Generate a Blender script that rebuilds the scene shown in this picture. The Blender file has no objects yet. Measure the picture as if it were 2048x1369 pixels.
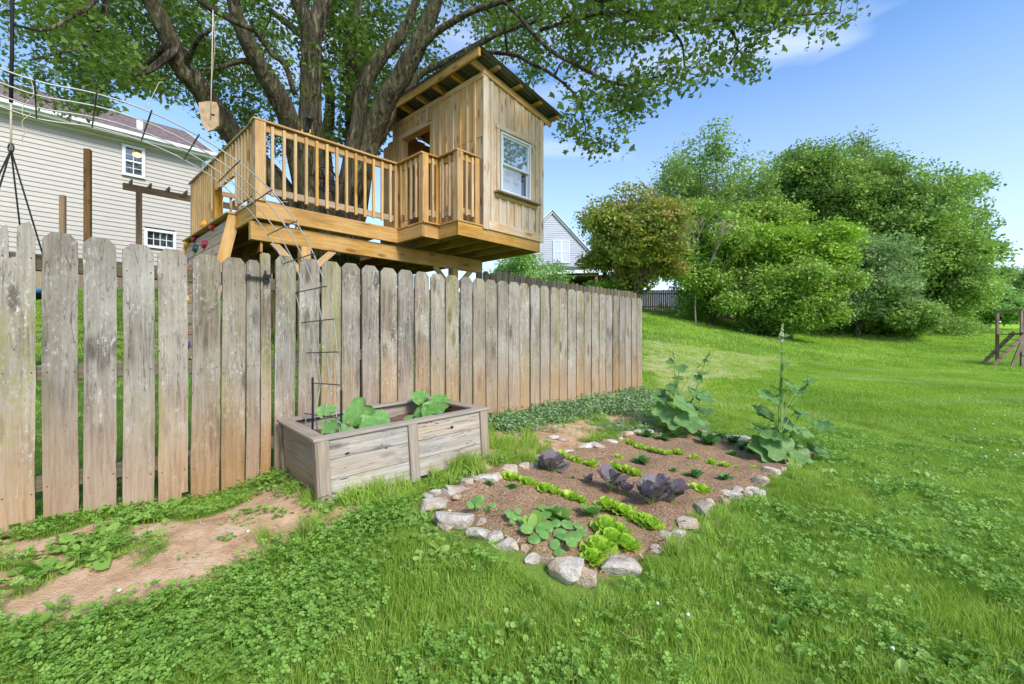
import bpy, bmesh, math, random
import numpy as np
from mathutils import Vector, Matrix, Euler
R = random.Random(7)
N = np.random.default_rng(11)
C = bpy.context.scene.collection
SC = bpy.context.scene
PI = math.pi
# ------------------------------------------------------------------ camera, sky, sun, exposure
F = 920.0; H = 1.2
cam = bpy.data.cameras.new('camera'); co = bpy.data.objects.new('camera', cam); C.objects.link(co)
cam.sensor_width = 36; cam.lens = F * 36 / 2048; cam.clip_end = 2000; cam.clip_start = 0.05
co.location = (0, 0, H); co.rotation_euler = (PI / 2, 0, 0); SC.camera = co
cam.shift_y = 0.0
SUN_EL = math.radians(42); SUN_AZ = math.radians(143)      # azimuth clockwise from +Y: light comes from behind right
sd = Vector((math.sin(SUN_AZ) * math.cos(SUN_EL), math.cos(SUN_AZ) * math.cos(SUN_EL), math.sin(SUN_EL)))
sl = bpy.data.lights.new('sun', 'SUN'); so = bpy.data.objects.new('sun', sl); C.objects.link(so)
sl.energy = 2.3; sl.angle = math.radians(20); sl.color = (1.0, 0.95, 0.87)
so.rotation_euler = sd.to_track_quat('Z', 'Y').to_euler(); so.location = (5, -5, 12)
world = bpy.data.worlds.new('World'); SC.world = world; world.use_nodes = True
def build_world():
    nt = world.node_tree; nt.nodes.clear(); n = nt.nodes.new; l = nt.links.new
    out = n('ShaderNodeOutputWorld'); bg = n('ShaderNodeBackground'); sky = n('ShaderNodeTexSky')
    sky.sky_type = 'NISHITA'; sky.sun_disc = False; sky.sun_elevation = SUN_EL; sky.sun_rotation = SUN_AZ
    sky.air_density = 1.0; sky.dust_density = 0.6; sky.ozone_density = 3.0
    tc = n('ShaderNodeTexCoord'); mp = n('ShaderNodeMapping'); mp.inputs['Scale'].default_value = (1.0, 1.0, 4.0)
    nz = n('ShaderNodeTexNoise'); nz.inputs['Scale'].default_value = 1.9; nz.inputs['Detail'].default_value = 5; nz.inputs['Roughness'].default_value = .5
    nz.inputs['Distortion'].default_value = .5
    rp = n('ShaderNodeValToRGB'); rp.color_ramp.elements[0].position = .435; rp.color_ramp.elements[1].position = .72
    rp.color_ramp.elements[1].color = (.50, .50, .50, 1)
    sp = n('ShaderNodeSeparateXYZ'); hz = n('ShaderNodeMapRange')
    hz.inputs['From Min'].default_value = 0.0; hz.inputs['From Max'].default_value = 0.55; hz.inputs['To Min'].default_value = .62; hz.inputs['To Max'].default_value = 0.0
    mx = n('ShaderNodeMath'); mx.operation = 'MAXIMUM'
    mix = n('ShaderNodeMixRGB'); mix.inputs[2].default_value = (4.5, 4.8, 5.7, 1)
    l(tc.outputs['Generated'], mp.inputs[0]); l(mp.outputs[0], nz.inputs[0]); l(nz.outputs[0], rp.inputs[0])
    l(tc.outputs['Generated'], sp.inputs[0]); l(sp.outputs[2], hz.inputs[0])
    l(rp.outputs[0], mx.inputs[0]); l(hz.outputs[0], mx.inputs[1]); l(mx.outputs[0], mix.inputs[0])
    hs = n('ShaderNodeHueSaturation'); hs.inputs['Saturation'].default_value = 1.25; l(sky.outputs[0], hs.inputs['Color']); l(hs.outputs[0], mix.inputs[1]); l(mix.outputs[0], bg.inputs[0]); bg.inputs[1].default_value = 0.15
    l(bg.outputs[0], out.inputs[0])
build_world()
SC.view_settings.view_transform = 'Standard'; SC.view_settings.look = 'None'
SC.view_settings.exposure = 0.88; SC.view_settings.gamma = 1; SC.view_settings.use_curve_mapping = False
SC.render.engine = 'CYCLES'
try:
    SC.cycles.use_denoising = True; SC.cycles.max_bounces = 6; SC.cycles.transparent_max_bounces = 8
except Exception: pass

# ------------------------------------------------------------------ materials
MATS = {}
class NT:
    def __init__(s, name):
        s.m = bpy.data.materials.new(name); s.m.use_nodes = True; s.t = s.m.node_tree
        s.b = s.t.nodes['Principled BSDF']; s.out = s.t.nodes['Material Output']; MATS[name] = s.m
    def n(s, t, **k):
        o = s.t.nodes.new('ShaderNode' + t)
        for a, v in k.items():
            if a[0] == '_': setattr(o, a[1:], v)
            else:
                key = a.replace('__', ' ')
                o.inputs[int(key[1:]) if key[0] == 'i' and key[1:].isdigit() else key].default_value = v
        return o
    def l(s, a, b): s.t.links.new(a, b)
    def noise(s, vec, scale, detail=4, rough=.55, dist=0):
        o = s.n('TexNoise', Scale=scale, Detail=detail, Roughness=rough, Distortion=dist); s.l(vec, o.inputs['Vector']); return o.outputs[0]
    def ramp(s, fac, stops):
        o = s.n('ValToRGB'); e = o.color_ramp.elements
        while len(e) < len(stops): e.new(.5)
        for x, (p, c) in zip(e, stops): x.position = p; x.color = (*c, 1) if len(c) == 3 else c
        s.l(fac, o.inputs[0]); return o.outputs[0]
    def mix(s, fac, a, b, mode='MIX'):
        o = s.n('MixRGB', _blend_type=mode)
        for i, v in enumerate((fac, a, b)):
            if isinstance(v, (int, float)): o.inputs[i].default_value = v if i == 0 else (v, v, v, 1)
            elif isinstance(v, tuple): o.inputs[i].default_value = (*v, 1)
            else: s.l(v, o.inputs[i])
        return o.outputs[0]
    def math(s, op, a, b=0.0, clamp=False):
        o = s.n('Math', _operation=op); o.use_clamp = clamp
        for i, v in enumerate((a, b)):
            if isinstance(v, (int, float)): o.inputs[i].default_value = v
            else: s.l(v, o.inputs[i])
        return o.outputs[0]
    def maprange(s, v, a, b, c=0, d=1):
        o = s.n('MapRange'); s.l(v, o.inputs[0])
        for i, x in enumerate((a, b, c, d)): o.inputs[i + 1].default_value = x
        return o.outputs[0]
    def coords(s, rnd=True, scale=(1, 1, 1)):
        tc = s.n('TexCoord'); v = tc.outputs['Object']
        if rnd:
            oi = s.n('ObjectInfo'); vm = s.n('VectorMath', _operation='ADD'); cb = s.n('CombineXYZ')
            r = s.math('MULTIPLY', oi.outputs['Random'], 57.0)
            for i in range(3): s.l(r, cb.inputs[i])
            s.l(v, vm.inputs[0]); s.l(cb.outputs[0], vm.inputs[1]); v = vm.outputs[0]
        mp = s.n('Mapping'); mp.inputs['Scale'].default_value = scale; s.l(v, mp.inputs[0]); return mp.outputs[0]
    def rand(s): return s.n('ObjectInfo').outputs['Random']
    def bump(s, h, strength=.4, dist=.01):
        o = s.n('Bump', Strength=strength, Distance=dist); s.l(h, o.inputs['Height']); s.l(o.outputs[0], s.b.inputs['Normal']); return o
    def col(s, c):
        if isinstance(c, tuple): s.b.inputs['Base Color'].default_value = (*c, 1)
        else: s.l(c, s.b.inputs['Base Color'])
    def rough(s, r, spec=.3):
        s.b.inputs['Roughness'].default_value = r; s.b.inputs['Specular IOR Level'].default_value = spec

def wood(name, light, dark, knot, weather=None, wamt=0.0, dirt=None, dirt_h=.4, moss=None, moss_amt=.0, rough=.75, var=.25, bump=.35, rings=0.0, streak=.5, lichen=0.0):
    s = NT(name)
    v1 = s.coords(True, (1.3, 16, 16)); v2 = s.coords(True, (3.2, 62, 62)); v3 = s.coords(True, (2.0, 2.0, 2.0)); vk = s.coords(True, (2.2, 7.5, 7.5))
    g1 = s.noise(v1, 1.0, 5, .6, .6); g2 = s.noise(v2, 1.0, 4, .72); bl = s.noise(v3, 1.2, 3)
    c = s.ramp(g1, [(.32, dark), (.62, light)])
    if rings:
        wv = s.n('TexWave', _wave_type='BANDS', _bands_direction='Y', Scale=5.5, Distortion=9.0, Detail=2.0); wv.inputs['Detail Scale'].default_value = .6
        s.l(s.coords(True, (.35, 2.6, 2.6)), wv.inputs[0])
        c = s.mix(s.math('MULTIPLY', wv.outputs[0], rings), c, tuple(x * .62 for x in dark))
    c = s.mix(s.maprange(g2, .38, .58, streak, 0), c, tuple(x * .45 for x in dark))
    if weather:
        c = s.mix(s.math('MULTIPLY', s.maprange(bl, .4, .68), wamt, True), c, weather)
    vo = s.n('TexVoronoi', Scale=1.0); s.l(vk, vo.inputs['Vector'])
    kn = s.maprange(vo.outputs['Distance'], .12, .22, 1, 0)
    c = s.mix(s.math('MULTIPLY', kn, .75), c, knot)
    if lichen:
        l1 = s.noise(s.coords(True, (30, 60, 60)), 1.0, 4, .75); l2 = s.noise(s.coords(True, (4, 9, 9)), 1.0, 3, .6)
        c = s.mix(s.math('MULTIPLY', s.math('MULTIPLY', s.maprange(l1, .54, .64), s.maprange(l2, .45, .6)), lichen), c, (.60, .60, .55))
        c = s.mix(s.math('MULTIPLY', s.maprange(l1, .42, .34), lichen * .8), c, (.10, .085, .065))
        sv = s.noise(s.coords(True, (1.6, 26, 26)), 1.0, 2, .5, .4); c = s.mix(s.maprange(sv, .49, .505, 0, .35), c, tuple(x * .8 for x in light)); ck = s.n('Math', _operation='ABSOLUTE'); s.l(s.math('SUBTRACT', sv, .5), ck.inputs[0]); c = s.mix(s.maprange(ck.outputs[0], .002, .008, .7, 0), c, (.05, .04, .03))
    if moss:
        mm = s.noise(s.coords(True, (1.1, 6, 6)), 1.0, 4, .6)
        mm2 = s.noise(v3, 14.0, 3, .7)
        f = s.math('MULTIPLY', s.maprange(mm, .48, .66), s.maprange(mm2, .35, .6), True)
        rr = s.n('ObjectInfo').outputs['Random']
        f = s.math('MULTIPLY', f, s.maprange(rr, 0, 1, .25 * moss_amt, moss_amt), True)
        c = s.mix(f, c, moss)
    if dirt:
        tc = s.n('TexCoord'); sp = s.n('SeparateXYZ'); s.l(tc.outputs['Object'], sp.inputs[0])
        d = s.math('ADD', sp.outputs[0], s.math('MULTIPLY', s.math('SUBTRACT', g1, .5), .35))
        d = s.maprange(d, dirt_h * .1, dirt_h, .80, 0)
        c = s.mix(d, c, s.mix(s.maprange(g2, .35, .6), tuple(x * .72 for x in dirt), dirt))
    r = s.rand(); k = s.maprange(r, 0, 1, 1 - var, 1 + var * .6)
    hs = s.n('HueSaturation'); s.l(k, hs.inputs['Value']); s.l(c, hs.inputs['Color'])
    r2 = s.math('FRACT', s.math('MULTIPLY', r, 13.7)); s.l(s.maprange(r2, 0, 1, .8, 1.15), hs.inputs['Saturation'])
    s.col(hs.outputs[0]); s.rough(rough, .25)
    hh = s.math('ADD', s.math('MULTIPLY', g2, .6), s.math('SUBTRACT', s.math('MULTIPLY', g1, .8), s.math('MULTIPLY', kn, .5)))
    s.bump(hh, bump, .004)
    return s.m
M = {}
M['fence'] = wood('weathered_fence_wood', (.37, .305, .235), (.20, .165, .12), (.07, .055, .04), (.47, .42, .35), .75, (.47, .275, .135), .80, (.25, .24, .07), .9, .9, .14, .8, 0, .75, .8)
M['rail'] = wood('dark_rail_wood', (.20, .18, .12), (.12, .10, .06), (.05, .04, .03), None, 0, None, .4, (.18, .19, .06), .8, .9, .2, .5)  # darker tone than the pickets, with patchy moss
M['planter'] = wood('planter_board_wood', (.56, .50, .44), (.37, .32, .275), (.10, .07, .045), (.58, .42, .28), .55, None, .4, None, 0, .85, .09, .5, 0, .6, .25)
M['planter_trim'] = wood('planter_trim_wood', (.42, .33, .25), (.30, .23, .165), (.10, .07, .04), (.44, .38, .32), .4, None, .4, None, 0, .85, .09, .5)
M['planter_side'] = wood('planter_shaded_side_wood', (.33, .25, .16), (.25, .18, .115), (.12, .08, .05), (.40, .30, .2), .4, None, .4, None, 0, .9, .08, .4)  # browner boards, darkened as well with the side's shade
M['deck'] = wood('new_pine_lumber', (.68, .40, .125), (.52, .27, .07), (.20, .085, .03), (.66, .42, .19), .5, None, .4, None, 0, .6, .13, .25, .5)
M['baluster'] = wood('pale_pine_lumber', (.72, .47, .205), (.57, .33, .12), (.25, .11, .04), (.60, .46, .22), .4, None, .4, None, 0, .6, .16, .2, .2)
M['house'] = wood('playhouse_siding_wood', (.74, .445, .175), (.56, .315, .10), (.20, .08, .03), (.70, .50, .28), .6, None, .4, None, 0, .7, .12, .3)
M['house_front'] = wood('playhouse_lit_front_wood', (.75, .55, .345), (.58, .39, .22), (.20, .11, .07), (.66, .58, .48), .7, None, .4, None, 0, .75, .10, .3)  # paler copy of the siding; the front's brighter light is in the colour
M['climb'] = wood('climbing_wall_wood', (.52, .36, .22), (.40, .26, .15), (.2, .1, .05), None, 0, None, .4, None, 0, .75, .1, .3)
M['darkpost'] = wood('brown_post_wood', (.33, .19, .09), (.22, .12, .055), (.06, .03, .02), None, 0, None, .4, None, 0, .8, .15, .3)
M['oldpost'] = wood('grey_brown_play_wood', (.30, .22, .15), (.19, .135, .09), (.08, .05, .03), (.34, .29, .23), .5, None, .4, None, 0, .85, .15, .4)
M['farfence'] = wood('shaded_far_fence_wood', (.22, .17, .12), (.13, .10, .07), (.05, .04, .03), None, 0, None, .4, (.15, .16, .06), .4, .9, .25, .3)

def plain(name, c, rough=.5, metal=0, spec=.4, noise=.12, nscale=8, bump=0, trans=0):
    s = NT(name); v = s.coords(True); nz = s.noise(v, nscale, 4)
    a = tuple(max(0, x * (1 - noise)) for x in c); b = tuple(min(1, x * (1 + noise)) for x in c)
    s.col(s.ramp(nz, [(.3, a), (.7, b)])); s.rough(rough, spec); s.b.inputs['Metallic'].default_value = metal
    if bump: s.bump(s.noise(v, nscale * 6, 3), bump, .01)
    return s.m
M['wire'] = plain('galvanised_wire', (.44, .43, .40), .5, .4)
M['darkwire'] = plain('dark_cross_wire', (.07, .065, .07), .5, .4)
M['black'] = plain('black_iron', (.018, .018, .02), .45, .2, .5, .3, 30, .2)
M['blackplastic'] = plain('black_plastic', (.02, .021, .025), .35)
M['yellow'] = plain('yellow_plastic', (.75, .36, .03), .4)
M['red'] = plain('red_plastic', (.62, .06, .02), .4)
M['maroon'] = plain('maroon_plastic', (.30, .02, .05), .4)
M['darkgreen'] = plain('dark_green_plastic', (.01, .05, .06), .4)
M['blueplastic'] = plain('blue_plastic', (.02, .035, .16), .4)
M['swingblue'] = plain('blue_swing_plastic', (.02, .19, .42), .4)
M['rope'] = plain('pale_rope', (.55, .47, .33), .9, 0, .1, .2, 60, .4)
M['strap'] = plain('black_strap', (.02, .02, .02), .8, 0, .2)
M['whitetrim'] = plain('white_vinyl_trim', (.74, .75, .74), .45, 0, .4, .03)
M['siding'] = plain('cream_vinyl_siding', (.47, .43, .385), .5, 0, .35, .05, 2)
M['greysiding'] = plain('grey_vinyl_siding', (.42, .44, .49), .5, 0, .35, .04, 2)
M['shingle'] = plain('brown_asphalt_shingle', (.20, .15, .155), .9, 0, .2, .35, 9, .5)
M['greyshingle'] = plain('grey_asphalt_shingle', (.10, .10, .115), .9, 0, .2, .3, 9, .5)
M['dark'] = plain('near_black', (.03, .03, .03), .8)  # near-black for knot hole discs, handle slot and porch wall
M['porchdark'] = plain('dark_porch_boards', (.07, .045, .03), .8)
M['nail'] = plain('rusty_nail', (.22, .08, .03), .8)
M['tin'] = plain('corrugated_metal', (.16, .165, .15), .5, .55, .5, .3, 5)
M['leather'] = plain('tan_plywood', (.50, .34, .20), .75, 0, .3, .25, 12, .3)
def lamp_mat():
    s = NT('lit_ceiling_lamp'); s.col((.9, .6, .3)); s.b.inputs['Emission Color'].default_value = (1, .55, .15, 1); s.b.inputs['Emission Strength'].default_value = 1.2; return s.m
M['lamp'] = lamp_mat()
def glass_mat(name, tint, diff=.15):
    s = NT(name); gl = s.n('BsdfGlossy', Roughness=.03); gl.inputs[0].default_value = (.85, .88, .92, 1)
    df = s.n('BsdfDiffuse'); df.inputs[0].default_value = (*tint, 1)
    ms = s.n('MixShader'); ms.inputs[0].default_value = diff
    s.l(gl.outputs[0], ms.inputs[1]); s.l(df.outputs[0], ms.inputs[2]); s.l(ms.outputs[0], s.out.inputs[0]); return s.m
M['glass'] = glass_mat('reflective_window_glass', (.30, .33, .38), .45)  # pale diffuse share puts the sky's reflection into the glass colour
M['screen'] = glass_mat('pale_window_screen', (.50, .52, .58), .8)
M['darkglass'] = glass_mat('dark_window_glass', (.03, .035, .04), .8)

def leafmat(name, a, b, c2=None, rough=.5, trans=.35, spec=.35, warm=None, warmamt=0, veins=None, nsc=3.0, patch=None):
    """a..b is the colour range over instances; noise adds patches in the crown"""
    s = NT(name); r = s.rand(); tc = s.n('TexCoord')
    g = s.n('NewGeometry')
    nz = s.noise(g.outputs['Position'], nsc, 3)
    f = s.math('ADD', s.math('MULTIPLY', r, .55), s.math('MULTIPLY', s.maprange(nz, .3, .7), .45))
    c = s.ramp(f, [(.05, a), (.95, b)])
    if warm: c = s.mix(s.math('MULTIPLY', s.maprange(s.math('FRACT', s.math('MULTIPLY', r, 7.3)), 1 - warmamt, 1, 0, 1), .85), c, warm)
    if veins:
        vz = s.n('TexNoise', Scale=26.0, Detail=3.0); s.l(tc.outputs['Object'], vz.inputs[0]); c = s.mix(s.maprange(vz.outputs[0], .5, .62, 0, .55), c, veins)
    if patch:
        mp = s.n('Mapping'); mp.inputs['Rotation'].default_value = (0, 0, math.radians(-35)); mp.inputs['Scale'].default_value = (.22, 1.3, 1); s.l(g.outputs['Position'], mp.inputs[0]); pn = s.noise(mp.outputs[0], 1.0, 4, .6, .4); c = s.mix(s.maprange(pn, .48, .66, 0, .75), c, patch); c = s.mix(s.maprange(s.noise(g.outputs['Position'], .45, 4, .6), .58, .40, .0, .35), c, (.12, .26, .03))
    s.col(c); s.rough(rough, spec)
    tr = s.n('BsdfTranslucent'); hs = s.n('HueSaturation', Saturation=1.1, Value=1.15); s.l(c, hs.inputs['Color']); s.l(hs.outputs[0], tr.inputs[0])
    ms = s.n('MixShader'); ms.inputs[0].default_value = trans
    s.l(s.b.outputs[0], ms.inputs[1]); s.l(tr.outputs[0], ms.inputs[2]); s.l(ms.outputs[0], s.out.inputs[0]); return s.m
M['maple'] = leafmat('maple_leaf', (.065, .12, .022), (.23, .34, .065), trans=.45, nsc=.5)
M['grass'] = leafmat('grass_blade', (.19, .33, .03), (.46, .62, .12), trans=.4, warm=(.52, .46, .22), warmamt=.07, nsc=2.2, spec=.3)
M['lawnfar'] = leafmat('far_grass_blade', patch=(.50, .58, .20), a=(.27, .43, .04), b=(.44, .61, .10), trans=.4, warm=(.40, .38, .14), warmamt=.06, nsc=.25, spec=.2)  # blades of the middle and far lawn, lighter base tone
M['clover'] = leafmat('clover_leaf', (.13, .27, .03), (.33, .53, .10), trans=.35, nsc=2)
M['weed'] = leafmat('broad_weed_leaf', (.15, .30, .04), (.36, .53, .12), trans=.35, nsc=3)
M['mint'] = leafmat('ground_cover_leaf', (.14, .25, .09), (.34, .48, .23), trans=.25, nsc=3)
M['squash'] = leafmat('squash_leaf', (.12, .29, .055), (.22, .43, .11), trans=.3, nsc=14, veins=(.30, .50, .18))
M['holly'] = leafmat('hollyhock_leaf', (.09, .20, .045), (.20, .36, .10), trans=.3, nsc=12, veins=(.27, .42, .16))
M['stem'] = leafmat('green_stem', (.16, .28, .05), (.26, .38, .1), trans=.1, nsc=6)
M['lettuce'] = leafmat('lettuce_leaf', (.36, .58, .05), (.56, .74, .12), trans=.4, nsc=9)
M['nast'] = leafmat('nasturtium_leaf', (.14, .33, .07), (.25, .46, .11), trans=.35, nsc=20, veins=(.34, .52, .2))
M['kale'] = leafmat('purple_mustard_leaf', (.13, .11, .12), (.31, .21, .28), trans=.25, veins=(.20, .32, .09), nsc=9)
M['seedling'] = leafmat('dark_seedling_leaf', (.06, .16, .04), (.14, .30, .06), trans=.3, nsc=9)
M['bud'] = leafmat('pale_bud', (.40, .46, .22), (.55, .58, .34), trans=.2, nsc=9)
M['cloverflower'] = plain('clover_flower', (.72, .70, .66), .8)
TREEM = {}
def tm(n, a, b, **k):
    a = (a[0] * 1.7, a[1] * 1.55, a[2] * 1.5); b = (b[0] * 2.2, b[1] * 1.95, b[2] * 1.9); TREEM[n] = leafmat(n + '_leaf', a, b, **k)
tm('rusty', (.085, .135, .025), (.19, .24, .05), warm=(.46, .27, .10), warmamt=.30, nsc=.5)
tm('lime', (.11, .215, .03), (.215, .34, .05), nsc=.4)
tm('yellowgreen', (.085, .175, .03), (.20, .31, .06), nsc=.5, warm=(.36, .38, .16), warmamt=.12)
tm('midgreen', (.065, .13, .03), (.19, .30, .075), nsc=.35, warm=(.24, .30, .10), warmamt=.15)
tm('deepgreen', (.065, .13, .035), (.20, .32, .075), nsc=.35)
tm('greygreen', (.075, .14, .05), (.19, .29, .12), nsc=.4)
tm('wispy', (.08, .15, .04), (.18, .28, .08), nsc=.4)
tm('fresh', (.09, .20, .05), (.19, .32, .09), nsc=.6)

def bark(name, a, b, moss):
    s = NT(name); n1 = s.noise(s.coords(False, (15, 15, 2.2)), 1.0, 6, .7, 1.2); n2 = s.noise(s.coords(False), 1.7, 4); n3 = s.noise(s.coords(False, (60, 60, 12)), 1.0, 4, .7)
    rid = s.maprange(n1, .38, .58); c = s.ramp(n1, [(.36, b), (.6, a)]); c = s.mix(s.maprange(n2, .42, .62, 0, .6), c, moss)
    c = s.mix(s.maprange(n1, .38, .50, .9, 0), c, tuple(x * .22 for x in b)); c = s.mix(s.maprange(n3, .45, .7, 0, .35), c, tuple(min(1, x * 1.5) for x in a)); s.col(c); s.rough(.95, .15)
    s.bump(s.math('ADD', rid, s.math('MULTIPLY', n3, .4)), 1.0, .07); return s.m
M['bark'] = bark('maple_bark', (.20, .165, .105), (.06, .047, .03), (.20, .20, .09))
M['bark2'] = bark('grey_tree_bark', (.27, .22, .17), (.13, .10, .07), (.2, .18, .10))
M['deadtwig'] = plain('dead_twig', (.42, .33, .25), .9)
def rockm():
    s = NT('garden_stone'); v = s.coords(True); n1 = s.noise(v, 9, 6, .65); n2 = s.noise(v, 3.5, 3); n3 = s.noise(v, 40, 4, .7)
    c = s.ramp(n1, [(.3, (.33, .26, .20)), (.5, (.52, .47, .40)), (.75, (.66, .63, .58))])
    c = s.mix(s.maprange(n2, .5, .62, 0, .55), c, (.52, .36, .22))
    oi = s.n('ObjectInfo'); cc = s.mix(1.0, c, oi.outputs['Color'], 'MULTIPLY'); s.col(cc); s.rough(.9, .2)
    s.bump(s.math('ADD', n3, s.math('MULTIPLY', n1, 2)), .8, .02); return s.m
M['rock'] = rockm()
def soilm(name, a, b, c3):
    s = NT(name); v = s.coords(True); n1 = s.noise(v, 14, 6, .7); n2 = s.noise(v, 70, 4, .7)
    c = s.ramp(n1, [(.3, a), (.7, b)]); c = s.mix(s.maprange(n2, .55, .68, 0, .6), c, c3); s.col(c); s.rough(.95, .1); s.bump(n2, .8, .01); return s.m
M['soil'] = soilm('planter_soil', (.12, .07, .04), (.24, .15, .09), (.35, .25, .16))
def chipm():
    s = NT('mulch_chip'); c = s.ramp(s.rand(), [(0, (.11, .06, .03)), (.45, (.29, .18, .10)), (.8, (.46, .32, .20)), (1, (.70, .60, .46))]); s.col(c); s.rough(.9, .15); return s.m
M['chip'] = chipm()
def strawm():
    s = NT('dry_straw'); c = s.ramp(s.rand(), [(0, (.36, .26, .12)), (1, (.62, .52, .32))]); s.col(c); s.rough(.9, .15); return s.m
M['straw'] = strawm()

# ------------------------------------------------------------------ helpers
def tag(o, label=None, cat=None, group=None, kind=None):
    if label: o['label'] = label
    if cat: o['category'] = cat
    if group: o['group'] = group
    if kind: o['kind'] = kind
    return o
def P(px, py, Y): return Vector(((px - 1024) / F * Y, Y, (684 - py) / F * Y + H))
def empty(name, loc=(0, 0, 0), rz=0, label=None, cat=None, group=None, parent=None):
    o = bpy.data.objects.new(name, None); C.objects.link(o); o.location = loc; o.rotation_euler = (0, 0, rz); o.empty_display_size = .1
    if parent: o.parent = parent
    return tag(o, label, cat, group)
def obj(name, me, mat=None, parent=None, mw=None):
    if mat is not None and not me.materials: me.materials.append(mat)
    o = bpy.data.objects.new(name, me); C.objects.link(o)
    if parent: o.parent = parent
    if mw is not None: o.matrix_local = mw
    return o
def mesh(name, vs, fs, smooth=False):
    me = bpy.data.meshes.new(name); me.from_pydata([tuple(v) for v in vs], [], fs); me.update()
    if smooth: me.polygons.foreach_set('use_smooth', [True] * len(me.polygons))
    return me
_pc = {}
def prism_mesh(L, w, h, ch=.004):
    k = (round(L, 3), round(w, 3), round(h, 3), ch)
    if k in _pc: return _pc[k]
    y, z = w / 2, h / 2; c = min(ch, y * .4, z * .4)
    sec = [(-y + c, -z), (y - c, -z), (y, -z + c), (y, z - c), (y - c, z), (-y + c, z), (-y, z - c), (-y, -z + c)]
    vs = [(0, a, b) for a, b in sec] + [(L, a, b) for a, b in sec]
    fs = [(i, (i + 1) % 8, (i + 1) % 8 + 8, i + 8) for i in range(8)] + [tuple(range(7, -1, -1)), tuple(range(8, 16))]
    me = mesh('board', vs, fs); _pc[k] = me; return me
def basis(d, up):
    x = Vector(d).normalized(); z = Vector(up); z = (z - x * z.dot(x)).normalized(); y = z.cross(x)
    m = Matrix.Identity(4)
    for i, a in enumerate((x, y, z)):
        for j in range(3): m[j][i] = a[j]
    return m
def board(name, p0, p1, w, h, mat, parent=None, up=(0, 0, 1), ch=.004):
    """box from p0 to p1; w across, h along the up hint"""
    p0 = Vector(p0); p1 = Vector(p1); d = p1 - p0; me = prism_mesh(d.length, w, h, ch)
    me2 = me
    if me.materials and me.materials[0] != mat: me2 = me.copy(); me2.materials.clear()
    m = basis(d, up); m.translation = p0
    return obj(name, me2, mat, parent, m)
def addbox(vs, fs, p0, p1, w, h, up=(0, 0, 1)):
    p0 = Vector(p0); p1 = Vector(p1); m = basis(p1 - p0, up); L = (p1 - p0).length; k = len(vs)
    for x in (0, L):
        for y, z in ((-w / 2, -h / 2), (w / 2, -h / 2), (w / 2, h / 2), (-w / 2, h / 2)): vs.append(p0 + m.to_3x3() @ Vector((x, y, z)))
    for f in ((0, 3, 2, 1), (4, 5, 6, 7), (0, 1, 5, 4), (1, 2, 6, 5), (2, 3, 7, 6), (3, 0, 4, 7)): fs.append(tuple(k + i for i in f))
def crom(pts, n=6):
    pts = [Vector(p) for p in pts]; out = []
    q = [pts[0] * 2 - pts[1]] + pts + [pts[-1] * 2 - pts[-2]]
    for i in range(1, len(q) - 2):
        for j in range(n):
            t = j / n; a, b, c, d = q[i - 1:i + 3]
            out.append(.5 * ((2 * b) + (c - a) * t + (2 * a - 5 * b + 4 * c - d) * t * t + (3 * b - a - 3 * c + d) * t ** 3))
    out.append(pts[-1]); return out
def addtube(vs, fs, pts, radii, sides=8, wob=0, cap=True):
    pts = [Vector(p) for p in pts]; k0 = len(vs); n = len(pts); up = None
    for i, p in enumerate(pts):
        d = (pts[min(i + 1, n - 1)] - pts[max(i - 1, 0)])
        if d.length < 1e-6: d = Vector((0, 0, 1))
        d.normalize()
        if up is None: up = d.orthogonal().normalized()
        up = (up - d * up.dot(d)); up = up.normalized() if up.length > 1e-5 else d.orthogonal().normalized(); sd_ = d.cross(up)
        r = radii[i] if hasattr(radii, '__len__') else radii
        for j in range(sides):
            a = 2 * PI * j / sides; rr = r * (1 + wob * (R.random() - .5)); vs.append(p + up * math.cos(a) * rr + sd_ * math.sin(a) * rr)
    for i in range(n - 1):
        for j in range(sides):
            a = k0 + i * sides + j; b = k0 + i * sides + (j + 1) % sides; fs.append((a, b, b + sides, a + sides))
    if cap:
        fs.append(tuple(k0 + j for j in range(sides - 1, -1, -1))); fs.append(tuple(k0 + (n - 1) * sides + j for j in range(sides)))
def tube(name, pts, radii, mat, parent=None, sides=8, wob=0):
    vs, fs = [], []; addtube(vs, fs, pts, radii, sides, wob); return obj(name, mesh(name, vs, fs, True), mat, parent)

# ------------------------------------------------------------------ terrain height field (thin plate spline through surveyed points)
cps = [(0,1078,2.33),(122,1047,2.48),(280,1024,2.71),(470,990,3.06),(555,942,3.25),(982,838,4.69),(1130,812,5.55),(1282,782,6.82),
 (641,1007,2.56),(975,914,3.25),(1237,1160,2.1),(850,1000,2.78),(1045,930,3.4),(1240,877,4.3),(1380,860,4.9),(1474,877,4.75),(1640,920,4.0),(1458,989,3.1),
 (1377,1048,2.62),(1024,1369,1.5),(2048,1369,1.5),(2048,1000,3.3),(2048,800,8.9),(2040,737,20),(1900,665,45),(2048,652,60),(1700,655,36),(1480,655,33),
 (1290,625,38),(1290,684,17),(1290,740,9.5),(1620,725,18),(1450,690,20),(1600,690,26),(1800,700,28),(1900,760,13),(1600,800,8),(1400,800,7.2),(1380,628,36),
 (380,706,6.6),(594,713,6.1),(200,575,14),(75,690,7.0),(0,560,13),(420,560,17),(700,600,14),(980,650,12),(1100,655,15),(300,900,3.9),(900,752,7),(1180,700,11),
 (1120,600,34),(0,1369,1.45),(800,600,30),(1000,1100,2.2),(600,1150,2.05)]
wp = [((px-1024)/F*Y, Y, (684-py)/F*Y+H) for px,py,Y in cps]
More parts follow.
